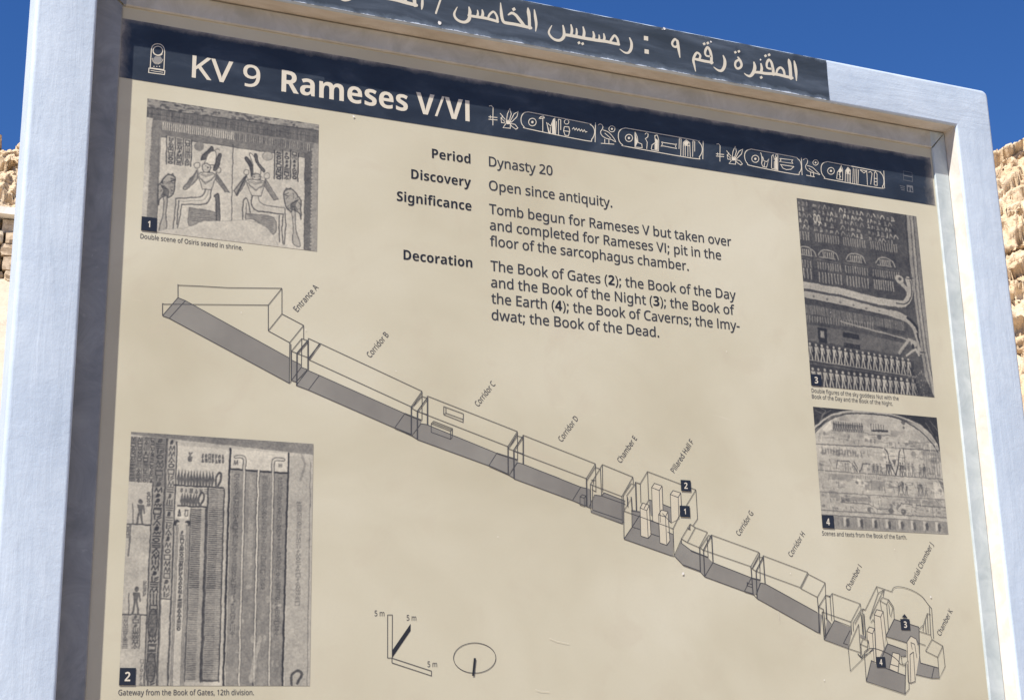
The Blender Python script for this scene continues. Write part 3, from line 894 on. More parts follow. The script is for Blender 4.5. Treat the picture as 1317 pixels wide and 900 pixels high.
ba 406 142,-7,97,0,60,22,36,58,28,109,38,160,69,196,120,217,192,226,256,228,256,244,252,269,241,287,223,297,199,300,172,298,146,292,95,273,62,341,94,355,128,365,165,372,203,374,268,366,316,342,345,302,355,244,355,0,285,0,266,50,263,50,239,24,214,7,183,-3/179,66,209,71,234,86,250,109,256,140,256,170,217,169,176,164,150,151,136,132,131,109,134,89,144,76,160,69
bc 345 201,-7,129,5,75,39,41,97,30,181,36,242,53,291,80,328,117,353,160,368,210,373,245,372,276,366,324,349,295,271,251,287,210,293,167,281,141,244,132,182,137,134,153,101,177,81,210,75,240,77,266,83,290,93,313,106,313,21,290,8,265,0,236,-5
bd 425 169,-7,113,5,69,41,40,101,30,183,40,265,69,325,114,361,171,373,207,370,236,358,259,341,277,320,280,320,275,351,273,393,273,510,373,510,373,0,296,0,277,48,273,48,255,27,233,9,204,-3/203,73,239,79,262,98,275,128,279,171,279,182,275,229,263,264,240,285,202,292,173,285,150,264,136,229,132,181,136,134,150,100,173,80
be 397 218,-7,166,-2,121,14,83,40,54,76,36,123,30,181,36,240,52,288,78,325,113,352,155,368,203,373,271,363,324,330,357,278,368,207,368,158,132,158,139,121,157,92,185,74,223,68,257,70,287,75,317,84,347,97,347,19,320,8,290,0,257,-5/134,225,274,225,269,256,257,280,235,297,204,302,178,298,156,283,141,259
bf 260 69,0,69,291,13,291,13,340,69,367,69,394,72,435,84,466,103,488,129,503,161,511,198,514,252,509,290,498,265,425,240,431,209,435,191,431,178,422,171,407,169,390,169,367,255,367,255,291,169,291,169,0
bg 425 189,-161,117,-156,84,-150,52,-140,52,-60,122,-81,195,-88,238,-79,264,-51,273,-5,273,3,274,26,275,48,273,48,252,23,228,6,200,-4,169,-7,111,6,67,43,39,103,30,183,40,263,68,323,112,361,171,373,232,360,277,320,280,320,288,367,373,367,373,-1,361,-70,326,-120,269,-151/204,72,237,77,261,94,275,124,279,170,279,182,275,233,261,267,238,286,203,292,164,280,140,243,132,181,140,121,164,84
bi 205 103,412,82,415,64,423,52,438,48,461,52,485,64,500,82,508,103,510,123,508,141,500,153,485,157,461,153,438,141,423,123,415/52,0,52,367,152,367,152,0
bm 660 52,0,52,367,129,367,142,320,148,320,168,344,194,361,224,370,255,373,292,370,323,360,348,344,366,320,375,320,395,344,421,361,452,370,483,373,538,365,577,342,601,300,609,239,609,0,509,0,509,214,503,258,485,285,454,293,420,286,398,265,385,231,381,184,381,0,281,0,281,214,275,258,256,285,226,293,190,286,168,262,156,224,152,173,152,0
bn 441 52,0,52,367,129,367,142,320,148,320,168,344,196,361,227,370,261,373,314,365,355,342,382,300,391,239,391,0,291,0,291,214,287,249,277,274,258,289,232,293,193,286,169,262,157,224,152,173,152,0
bo 416 207,-7,159,-1,116,15,80,43,53,80,36,128,30,184,42,265,78,324,134,361,209,373,258,368,300,351,336,324,363,287,380,240,385,184,373,103,337,43,281,6/208,74,242,81,266,102,279,136,283,184,279,232,266,266,242,286,208,293,173,286,150,266,137,232,132,184,137,136,150,102,174,81
br 305 52,0,52,367,128,367,143,305,148,305,167,331,192,353,222,368,257,373,275,373,291,371,283,277,270,279,254,280,229,278,205,271,184,259,167,242,156,218,152,187,152,0
bs 334 152,-7,86,-2,58,5,31,15,31,97,95,75,127,69,155,66,180,69,197,75,206,85,210,98,204,115,183,132,130,156,74,185,55,201,41,220,33,243,30,271,40,316,70,348,116,367,175,373,209,372,240,367,272,358,304,345,274,273,223,292,199,298,174,300,141,293,130,275,135,260,157,244,206,223,261,196,281,181,296,162,305,139,308,109,298,60,269,23,220,1
bt 291 178,-7,147,-4,119,4,96,19,78,41,67,73,63,115,63,291,15,291,15,334,71,367,99,445,163,445,163,367,266,367,266,291,163,291,163,115,166,97,175,84,189,76,207,73,239,77,270,85,270,10,230,-2
bv 382 140,0,0,367,105,367,175,158,185,119,189,83,192,83,197,120,207,158,277,367,382,367,242,0
by 382 74,-161,45,-160,23,-156,23,-77,41,-79,62,-81,91,-76,112,-61,129,-40,140,-15,146,3,0,367,109,367,179,161,187,130,191,97,193,97,198,130,207,161,275,367,382,367,227,-47,201,-97,166,-133,123,-154
'''

# ------------------------------------------------------------------ lettering
GLYPHS = {}
for row in GLYPH_DATA.strip('\n').split('\n'):
    key, rest = row[:2], row[3:]
    adv, cont = rest.split(' ', 1)
    GLYPHS[key] = (int(adv), [[(int(a), int(b)) for a, b in zip(c.split(',')[::2], c.split(',')[1::2])] for c in cont.split('/')])
CAP = 480.0
SPACE = 175


def area(c):
    return 0.5 * sum(c[i - 1][0] * c[i][1] - c[i][0] * c[i - 1][1] for i in range(len(c)))


def grow(c, amt):
    """push an outline outwards (holes shrink) by amt font units"""
    if not amt:
        return c
    n_ = len(c)
    out = []
    for i in range(n_):
        p0, p, p1 = np.array(c[i - 1], float), np.array(c[i], float), np.array(c[(i + 1) % n_], float)
        a, b = p - p0, p1 - p
        a /= max(np.hypot(*a), 1e-6)
        b /= max(np.hypot(*b), 1e-6)
        nn = np.array([a[1] + b[1], -(a[0] + b[0])])
        L = np.hypot(*nn)
        if L < 1e-3:
            out.append(tuple(p))
            continue
        nn /= L
        k = min(1 / max(nn @ np.array([b[1], -b[0]]), 0.5), 1.5)
        out.append(tuple(p + nn * amt * k))
    return out


for key in list(GLYPHS):             # outer outlines counter-clockwise, holes clockwise
    adv, cs = GLYPHS[key]
    big = max(cs, key=lambda c: abs(area(c)))
    if area(big) < 0:
        cs = [c[::-1] for c in cs]
    GLYPHS[key] = (adv, cs)


for st in 'rb':                       # plain capital I, no serifs
    stem = min(GLYPHS[st + 'i'][1], key=lambda c: sum(p[1] for p in c) / len(c))
    x0, x1 = min(p[0] for p in stem), max(p[0] for p in stem)
    GLYPHS[st + 'I'] = (GLYPHS[st + 'i'][0] + 14, [[(x0 + 7, 0), (x1 + 9, 0), (x1 + 9, CAP), (x0 + 7, CAP)]])


def runs_width(runs):
    return sum(SPACE if ch == ' ' else GLYPHS[st + ch][0] for st, txt in runs for ch in txt)


def text(pr, runs, p0, p1, cap, mi=0, fat=0.0, fit=True, mats=None):
    """set runs [(style, text)] from point p0 to p1 (board coordinates, baseline), cap height in metres"""
    if isinstance(runs, str):
        runs = [('r', runs)]
    p0, p1 = np.array(p0, float), np.array(p1, float)
    ax = (p1 - p0)
    L = np.hypot(*ax)
    ax = ax / L
    ay = np.array([-ax[1], ax[0]])
    sy = cap / CAP
    first = GLYPHS[runs[0][0] + runs[0][1][0]]
    last = GLYPHS[runs[-1][0] + runs[-1][1][-1]]
    lsb = min(p[0] for c in first[1] for p in c)
    rsb = last[0] - max(p[0] for c in last[1] for p in c)
    sx = L / (runs_width(runs) - lsb - rsb)
    pen = -lsb
    pr.up()
    base = pr.d
    k = 0
    for st, txt in runs:
        for ch in txt:
            if ch == ' ':
                pen += SPACE
                continue
            adv, cs = GLYPHS[st + ch]
            f_ = fat if st == 'r' else fat * 0.35
            cs = [grow(c, f_) for c in cs]
            put = lambda c: [tuple(p0 + ax * (pen + x) * sx + ay * y * sy) for x, y in c]
            outer = [c for c in cs if area(c) > 0]
            hole = [c for c in cs if area(c) <= 0]
            for o_ in outer:
                xs = [p[0] for p in o_]
                ys = [p[1] for p in o_]
                hs = [h for h in hole if min(xs) < h[0][0] < max(xs) and min(ys) < h[0][1] < max(ys)]
                pr.d = base
                pr.glyph(put(o_), [put(h) for h in hs], mi if st == 'r' else (mats if mats is not None else mi))
            pen += adv
    pr.d = base + pr.step
    return sx / sy


def row(pr, runs, a, b, cap, **k):
    """a line of level print between two readings of its baseline"""
    (u0, v0), (u1, v1) = board(*a), board(*b)
    v = (v0 + v1) / 2
    return text(pr, runs, (u0, v), (u1, v), cap, **k)


D_BAND, D_PRINT = 0.00025, 0.00025
# dark title band
V = [to_world(u, v, D_BAND) for u, v in ((inn[0] - 0.003, 0.1849), (1.1445, 0.1849), (1.1445, 0.2608), (inn[0] - 0.003, 0.2608))]
band = part('title_band', V, [(0, 1, 2, 3)], m_dark, panel)

hp = Print(D_BAND + 0.00005)
capT = abs(board(247.5, 99.8)[1] - board(248.5, 72.1)[1])
row(hp, 'KV 9', (247.0, 99.8), (333.8, 113.2), capT, fat=7)
hp.build('tomb_number', m_letter)
hp = Print(D_BAND + 0.00005)
row(hp, [('b', 'Rameses V/VI')], (361.8, 118.6), (603.9, 155.8), abs(board(361.8, 118.5)[1] - board(362.9, 90.8)[1]), fat=2)
hp.build('tomb_title', m_letter)

capH = abs(board(555.7, 203.4)[1] - board(556.3, 191.5)[1])
R_ = board(606.2, 250)[0]
for word, a, b in (('Period', (555.5, 203.6), (605, 210.4)), ('Discovery', (528.8, 230), (605.7, 240.6)),
                   ('Significance', (510.3, 259), (606.3, 270.6)), ('Decoration', (518.9, 333.8), (607.4, 344.2))):
    (u0, v0), (u1, v1) = board(*a), board(*b)
    v = (v0 + v1) / 2
    bp = Print(D_PRINT)
    text(bp, [('b', word)], (u0, v), (u1, v), capH)
    bp.build('heading', m_bold)

capB = abs(board(629, 214.4)[1] - board(629.7, 202.2)[1])
UL = np.mean([board(x, y)[0] for x, y in ((629, 214), (631.5, 369), (632.4, 411))])
for runs, a, b in (
        ('Dynasty 20', (629, 214.4), (710.5, 225.3)),
        ('Open since antiquity.', (629, 244.8), (787.3, 266.6)),
        ('Tomb begun for Rameses V but taken over', (629.3, 275.3), (940.5, 316.5)),
        ('and completed for Rameses VI; pit in the', (630.1, 296.0), (927.4, 333.8)),
        ('floor of the sarcophagus chamber.', (630.3, 316.2), (885.7, 348.2)),
        ([('r', 'The Book of Gates '), ('b', '(2)'), ('r', '; the Book of the Day')], (631.0, 347.6), (946.3, 386.0)),
        ([('r', 'and the Book of the Night '), ('b', '(3)'), ('r', '; the Book of')], (631.6, 369.2), (944.7, 404.9)),
        ([('r', 'the Earth '), ('b', '(4)'), ('r', '; the Book of Caverns; the Imy-')], (632.1, 390.3), (951.2, 424.5)),
        ('dwat; the Book of the Dead.', (632.4, 411.0), (847.7, 433.9))):
    tp = Print(D_PRINT)
    row(tp, runs, a, b, capB, fat=8, mi=0, mats=1)
    tp.build('text_line', [m_text, m_bold])

for cap_, rows in ((5.9, [('Double scene of Osiris seated in shrine.', (180.4, 306.9), (312, 321.5))]),
                   (6.3, [('Gateway from the Book of Gates, 12th division.', (152, 892.8), (326.4, 893.6))]),
                   (6.0, [('Double figures of the sky goddess Nut with the', (1043.8, 504.4), (1155.8, 514.9)),
                          ('Book of the Day and the Book of the Night.', (1044.2, 511.8), (1148.2, 521.8))]),
                   (6.0, [('Scenes and texts from the Book of the Earth.', (1057.4, 688.0), (1166.3, 693.2))])):
    cp = Print(D_PRINT)
    for t_, a, b in rows:
        p_ = board(*a)
        sc_ = abs(board(a[0], a[1] - cap_)[1] - p_[1])
        row(cp, t_, a, b, 0.0056, fat=3)
    cp.build('caption', m_small)

# names of the rooms, written slanting along the plan
for t_, a, b in (('Entrance A', (382.6, 401.4), (410.0, 370.2)), ('Corridor B', (476.5, 460.3), (500.3, 431.2)),
                 ('Corridor C', (615.3, 523.2), (637.4, 494.2)), ('Corridor D', (722.6, 568.4), (744.0, 538.6)),
                 ('Chamber E', (798.4, 595.6), (819.5, 564.0)), ('Pillared Hall F', (867.2, 608.4), (892.4, 568.4)),
                 ('Corridor G', (951.1, 689.4), (969.1, 660.2)), ('Corridor H', (1018.1, 716.5), (1035.5, 687)),
                 ('Chamber I', (1092.3, 759.6), (1108.4, 729.0)), ('Burial Chamber J', (1175.2, 751.6), (1200.4, 700.4)),
                 ('Chamber K', (1209.4, 817.8), (1225.3, 785.6))):
    rp = Print(D_PRINT)
    text(rp, t_, board(*a), board(*b), 0.0073, fat=2)
    rp.build('room_name', m_small)
for a, b in (((481.6, 791.6), (494.2, 791.8)), ((522.9, 797.3), (535.2, 797.6)), ((549.7, 856.9), (562, 857.2))):
    rp = Print(D_PRINT)
    row(rp, '5 m', a, b, 0.0062, fat=2)
    rp.build('scale_label', m_small)


# hand-painted Arabic heading on the dark part of the top rail
u_r = board(1064, 102, FD)[0]
u_l = board(374.2, 2, FD)[0]


def plate_mesh():
    V, F = [], []
    nx = 120
    for j, v in enumerate((0.3066, 0.3215, 0.34, 0.357, 0.3693)):
        for i in range(nx + 1):
            u = u_l + (u_r - u_l) * i / nx
            dv = 0.0
            if j == 0:
                dv = 0.0009 * noise.noise((u * 60, 3, 0))
            if j == 4:
                dv = 0.0012 * noise.noise((u * 45, 8, 0)) - 0.002 * max(0, noise.noise((u * 18, 1, 0)) - 0.25)
            V.append(to_world(u, v + dv, FD + 0.0011))
    for j in range(4):
        for i in range(nx):
            b = j * (nx + 1) + i
            F.append((b, b + 1, b + nx + 2, b + nx + 1))
    return V, F


V, F = plate_mesh()
plate = part('painted_heading', V, F, m_plate)
plate['label'] = 'dark painted heading strip with cream Arabic lettering'

K1, K2, K3, K4 = (View(860, 20, 5.986, FD), View(680, 0, 5.986, FD), View(540, 0, 8.23, FD), View(360, 0, 6.585, FD))


def brush(ha, vw, pts, extra=1.0):
    sp = smooth_pts(pts, 5)
    uv = vw([(p[0], p[1]) for p in sp])
    k = 1 / vw.s * px_size(vw.x0 + sp[0][0] / vw.s, vw.y0 + sp[0][1] / vw.s, FD) * 1.06 * extra
    ha.stroke(uv, [max(p[2], 2) * k for p in sp])
    for p, q in ((sp[0], uv[0]), (sp[-1], uv[-1])):
        if p[2] > 11:
            ha.disc(q, p[2] * k / 2, n_=12)


def diamond(ha, vw, x, y, s):
    h = s / 2
    ha.poly(vw([(x - h * .95, y - h * .25), (x + h * .25, y - h * .95), (x + h * .95, y + h * .25), (x - h * .25, y + h * .95)]))


todo = []
words = [Print(FD + 0.00116), Print(FD + 0.00116)]
for vw, strokes, dots in (
    (K1, [
        [(962, 352, 8), (970, 390, 20), (977, 440, 21), (980, 508, 6)],
        [(919, 338, 7), (926, 365, 25), (933, 420, 24), (936, 486, 24)],
        [(948, 484, 19), (900, 474, 20), (860, 464, 19), (815, 455, 19), (740, 450, 19), (700, 443, 19), (655, 440, 16)],
        [(824, 458, 14), (834, 422, 15), (857, 405, 15), (880, 425, 18), (890, 468, 16)],
        [(803, 458, 20), (800, 420, 21), (788, 368, 19), (768, 346, 16), (752, 372, 16), (754, 404, 14), (775, 414, 14), (797, 412, 12)],
        [(706, 372, 10), (713, 410, 19), (707, 445, 19)],
        [(652, 360, 10), (660, 400, 23), (650, 440, 23), (625, 470, 18), (597, 464, 12), (578, 448, 5)],
        [(527, 322, 9), (546, 350, 19), (558, 384, 17), (545, 408, 15), (522, 411, 16), (508, 388, 15), (514, 360, 15), (536, 346, 14)],
        [(415, 310, 8), (429, 350, 20), (426, 395, 22), (405, 428, 18), (375, 425, 14), (342, 400, 5)],
        [(325, 370, 20), (325, 320, 20), (315, 275, 19), (296, 250, 17), (278, 280, 16), (282, 310, 13), (305, 319, 13), (325, 315, 12)],
        [(332, 366, 19), (280, 357, 19), (230, 346, 19), (200, 340, 16)],
        [(232, 345, 15), (240, 312, 15), (216, 291, 15), (196, 315, 17), (187, 350, 18), (195, 390, 14), (204, 436, 6)],
        [(70, 215, 15), (46, 187, 15), (24, 215, 15), (32, 240, 15), (55, 246, 15), (68, 230, 14)],
        [(64, 200, 18), (73, 262, 20), (84, 330, 6)]],
     [(742, 315, 26), (770, 307, 26), (709, 481, 27), (510, 288, 25), (537, 281, 25), (270, 223, 26), (298, 217, 26)]),
    (K2, [
        [(772, 293, 8), (788, 335, 18), (785, 380, 20), (765, 410, 16), (735, 409, 12), (697, 382, 5)],
        [(688, 346, 18), (680, 305, 17), (658, 279, 15), (636, 305, 16), (622, 330, 14)],
        [(690, 346, 20), (640, 336, 20), (590, 324, 21), (520, 315, 22), (480, 308, 22), (430, 300, 22), (360, 286, 22), (300, 276, 20), (268, 272, 18)],
        [(574, 262, 8), (580, 295, 17), (574, 322, 18)], [(538, 272, 7), (541, 295, 13), (538, 312, 16)], [(492, 246, 9), (500, 280, 18), (494, 305, 18)],
        [(415, 210, 9), (424, 255, 19), (418, 295, 20)], [(364, 222, 8), (367, 255, 15), (363, 280, 16)], [(322, 193, 9), (330, 235, 18), (324, 275, 18)],
        [(260, 198, 9), (268, 240, 18), (268, 285, 22), (240, 314, 19), (200, 311, 18), (166, 285, 16), (152, 250, 14), (176, 200, 5)],
        [(40, 78, 7), (47, 130, 19), (55, 190, 18), (50, 248, 6)]],
     [(384, 335, 27), (412, 342, 27)]),
    (K3, [
        [(1140, 88, 10), (1146, 135, 34), (1154, 200, 30), (1158, 304, 30)],
        [(1172, 302, 28), (1100, 286, 30), (1000, 264, 30), (920, 252, 30), (885, 240, 30), (868, 205, 29), (858, 140, 28), (850, 35, 8)],
        [(932, 165, 12), (970, 146, 26), (1012, 168, 30), (1052, 218, 34), (1104, 284, 30)],
        [(818, 238, 24), (812, 182, 23), (778, 132, 20), (740, 155, 20), (722, 186, 20)],
        [(820, 236, 26), (760, 218, 27), (700, 202, 28), (640, 192, 27), (560, 180, 27), (515, 172, 26)],
        [(655, 108, 11), (663, 150, 26), (655, 190, 28)], [(606, 112, 9), (611, 150, 20), (602, 185, 24)], [(515, 78, 11), (526, 130, 30), (520, 180, 30)],
        [(526, 165, 30), (515, 214, 33), (475, 242, 27), (420, 233, 26), (376, 200, 25), (361, 150, 21), (394, 80, 6)],
        [(232, -46, 17), (166, 148, 17)],
        [(25, -60, 10), (22, 50, 26), (15, 110, 9)]],
     [(991, 106, 46)]),
    (K4, [
        [(1152, 50, 27), (1060, 27, 28), (980, 5, 28), (870, -16, 28), (760, -38, 26)],
        [(1140, 52, 26), (1132, -40, 26), (1120, -130, 8)],
        [(1056, -58, 8), (1064, -20, 22), (1056, 20, 26)], [(1000, -70, 8), (1006, -30, 22), (998, 8, 26)], [(930, -86, 9), (938, -40, 24), (930, -8, 26)],
        [(756, -200, 8), (764, -110, 26), (770, -40, 26)],
        [(700, -120, 12), (706, -70, 24), (690, -36, 24), (640, -40, 18)],
        [(606, -60, 22), (596, -10, 24), (560, 6, 22), (525, 2, 20), (488, -26, 18), (478, -70, 14), (500, -120, 6)]],
     [])):
    # words of this stretch, cut by where they stand
    cuts = {K1: ((455, 1200, 'arabic_word'), (150, 455, 'arabic_word'), (0, 150, 'arabic_numeral')), K2: ((120, 860, 'arabic_word'), (0, 120, None)),
            K3: ((300, 1300, 'arabic_word'), (120, 300, 'slash'), (0, 120, None)), K4: ((0, 1300, None),)}[vw]
    for x0, x1, name in cuts:
        ha = words[0] if (vw is K3 and x0 == 300) else Print(FD + 0.00116) if name else {K2: words[0], K3: words[1], K4: words[1]}[vw]
        for s_ in strokes:
            if x0 <= sum(p[0] for p in s_) / len(s_) < x1:
                brush(ha, vw, s_)
        for x, y, s in dots:
            if x0 <= x < x1:
                diamond(ha, vw, x, y, s)
        if name and ha is not words[0]:
            todo.append((name, ha))
todo += [('arabic_word', words[0]), ('arabic_word', words[1])]
ha = Print(FD + 0.00116)
for x, y in ((900, 300), (905, 402)):
    h = 16.5
    ha.poly(K2([(x - h, y - h - 3), (x + h, y - h + 3), (x + h, y + h + 3), (x - h, y + h - 3)]))
todo.append(('colon', ha))

for name, ha in todo:
    ha.build(name, m_headletter, plate)

# pale chips and splashes on the board and heading
for x, y, r in ((878, 737.5, 1.9), (1196.5, 767.3, 1.3), (454.5, 150.2, 1.5), (795, 358.5, 0.9), (1016, 737, .7), (509, 477, .6), (393, 424, .7),
                (640, 690, .7), (1150, 706, .6), (1059.6, 874, 1), (702, 118, .8), (778, 96, 0.7), (934, 452, .7), (310, 402, .6), (1068, 402, .6)):
    uv = board(x, y)
    wp = Print(0.00085)
    wp.poly([(uv[0] + r * PX * (1 + .3 * math.sin(3 * k + x)) * math.cos(k * .7), uv[1] + r * PX * (1 + .3 * math.cos(2 * k + y)) * math.sin(k * .7)) for k in range(9)])
    wp.build('paint_chip', m_chip)
for pts in (((706, 820), (716, 824), (731, 827)), ((1000, 785), (1002, 800)), ((688, 886), (694, 888), (706, 889))):
    wp = Print(0.0009)
    wp.stroke([board(*p) for p in pts], PX * 0.5)
    wp.build('scratch', m_scratch)
for vw, x, y, r in ((K1, 703, 346, 9), (K1, 321, 208, 9), (K3, 205, 251, 24), (K2, 1040, 226, 13), (K2, 1024, 231, 5)):
    uv = vw([(x, y)])[0]
    k_ = r / vw.s * PX
    wq = Print(FD + 0.0016)
    wq.poly([(uv[0] + k_ * (1 + .25 * math.sin(3 * k + x)) * math.cos(k * .7), uv[1] + k_ * (1 + .25 * math.cos(2 * k + y)) * math.sin(k * .7)) for k in range(9)])
    wq.build('paint_chip', m_chip, plate)

# ------------------------------------------------------------------ plan of the tomb
A_, B_, C_, E_, F_, G_, I_ = (View(200, 340, 5.295), View(360, 400, 5.295), View(500, 480, 5.295), View(640, 530, 5.295),
                              View(740, 570, 5.622), View(860, 640, 5.0), View(1040, 700, 4.5))
fl = Print(D_PRINT)
ln_ = Print(D_PRINT + 0.0001)
T1, T2 = 0.85 * PX, 1.5 * PX
for vw, pts in (
    (A_, [(152, 227), (203, 247), (910, 637), (911, 808), (93, 367), (47, 350)]),
    (A_, [(928, 652), (962, 668), (993, 685), (992, 700), (940, 772), (926, 790)]),
    (A_, [(993, 700), (1033, 716), (958, 806), (930, 790)]),
    (B_, [(187, 402), (268, 437), (850, 697), (893, 712), (960, 742), (958, 764), (895, 848), (780, 795), (193, 537), (108, 505)]),
    (B_, [(960, 767), (1000, 772), (1006, 776), (1010, 790), (935, 872), (905, 850)]),
    (C_, [(222, 345), (262, 350), (735, 543), (810, 568), (874, 590), (872, 606), (812, 690), (680, 628), (193, 450), (194, 380)]),
    (C_, [(872, 608), (914, 617), (1165, 712), (1165, 832), (850, 712), (822, 694)]),
    (E_, [(130, 342), (172, 352), (565, 508), (605, 516), (628, 522), (632, 650), (510, 600), (110, 452), (92, 428)]),
    (E_, [(664, 562), (705, 568), (725, 546), (865, 602), (858, 735), (848, 758), (635, 678), (646, 662), (634, 640)]),
    (F_, [(350, 690), (409, 605), (410, 478), (465, 490), (470, 632), (612, 672), (705, 706), (705, 812), (690, 810)]),
    (F_, [(530, 406), (552, 412), (557, 522), (545, 520)]),
    (F_, [(632, 438), (690, 462), (693, 572), (630, 540)]),
    (F_, [(541, 553), (600, 578), (606, 672), (543, 650)]),
    (F_, [(665, 640), (705, 656), (705, 708), (668, 694)]),
    (G_, [(78, 288), (140, 335), (250, 382), (283, 415), (230, 506), (200, 472), (90, 430), (38, 375)]),
    (G_, [(283, 415), (530, 512), (588, 526), (586, 545), (560, 620), (545, 622), (485, 600), (230, 508)]),
    (G_, [(590, 546), (618, 550), (955, 736), (985, 752), (975, 868), (955, 863), (565, 645), (562, 622)]),
    (I_, [(148, 437), (243, 480), (247, 500), (240, 545), (228, 600), (88, 549)]),
    (I_, [(105, 432), (130, 458), (92, 540), (97, 505)]),
    (I_, [(298, 518), (330, 532), (325, 546), (298, 538)]),
    (I_, [(492, 430), (637, 476), (637, 580), (560, 565), (445, 530)]),
    (I_, [(395, 580), (435, 600), (455, 572), (565, 612), (565, 650), (520, 640), (515, 740), (558, 756), (558, 860), (332, 790), (362, 668), (392, 684)]),
    (I_, [(645, 683), (725, 705), (750, 712), (755, 772), (710, 772), (618, 750), (620, 660), (643, 636)]),
):
    fl.poly(vw(pts), 0)
# pale faces drawn over the tint
cut_d = 0.00005
for vw, pts in (
    (F_, [(550, 318), (570, 288), (625, 307), (632, 480), (613, 578), (558, 560)]),
    (F_, [(685, 368), (705, 340), (760, 357), (765, 450), (747, 545), (693, 572)]),
    (F_, [(467, 465), (485, 430), (532, 445), (545, 660), (525, 685), (472, 668)]),
    (F_, [(600, 515), (620, 480), (667, 493), (682, 702), (660, 735), (610, 718)]),
    (I_, [(485, 622), (525, 632), (515, 740), (465, 718), (470, 690)]),
    (I_, [(378, 405), (392, 375), (430, 385), (445, 530), (435, 600), (392, 690)]),
    (I_, [(335, 500), (350, 475), (380, 485), (390, 690), (378, 682), (340, 570)]),
    (I_, [(568, 560), (590, 528), (620, 545), (640, 640), (615, 790), (590, 800), (575, 795), (570, 680)]),
):
    cut_d += 0.000003
    cut = Print(D_PRINT + cut_d)
    cut.poly(vw(pts), 0)
    cut.build('plan_pillar', m_cut)

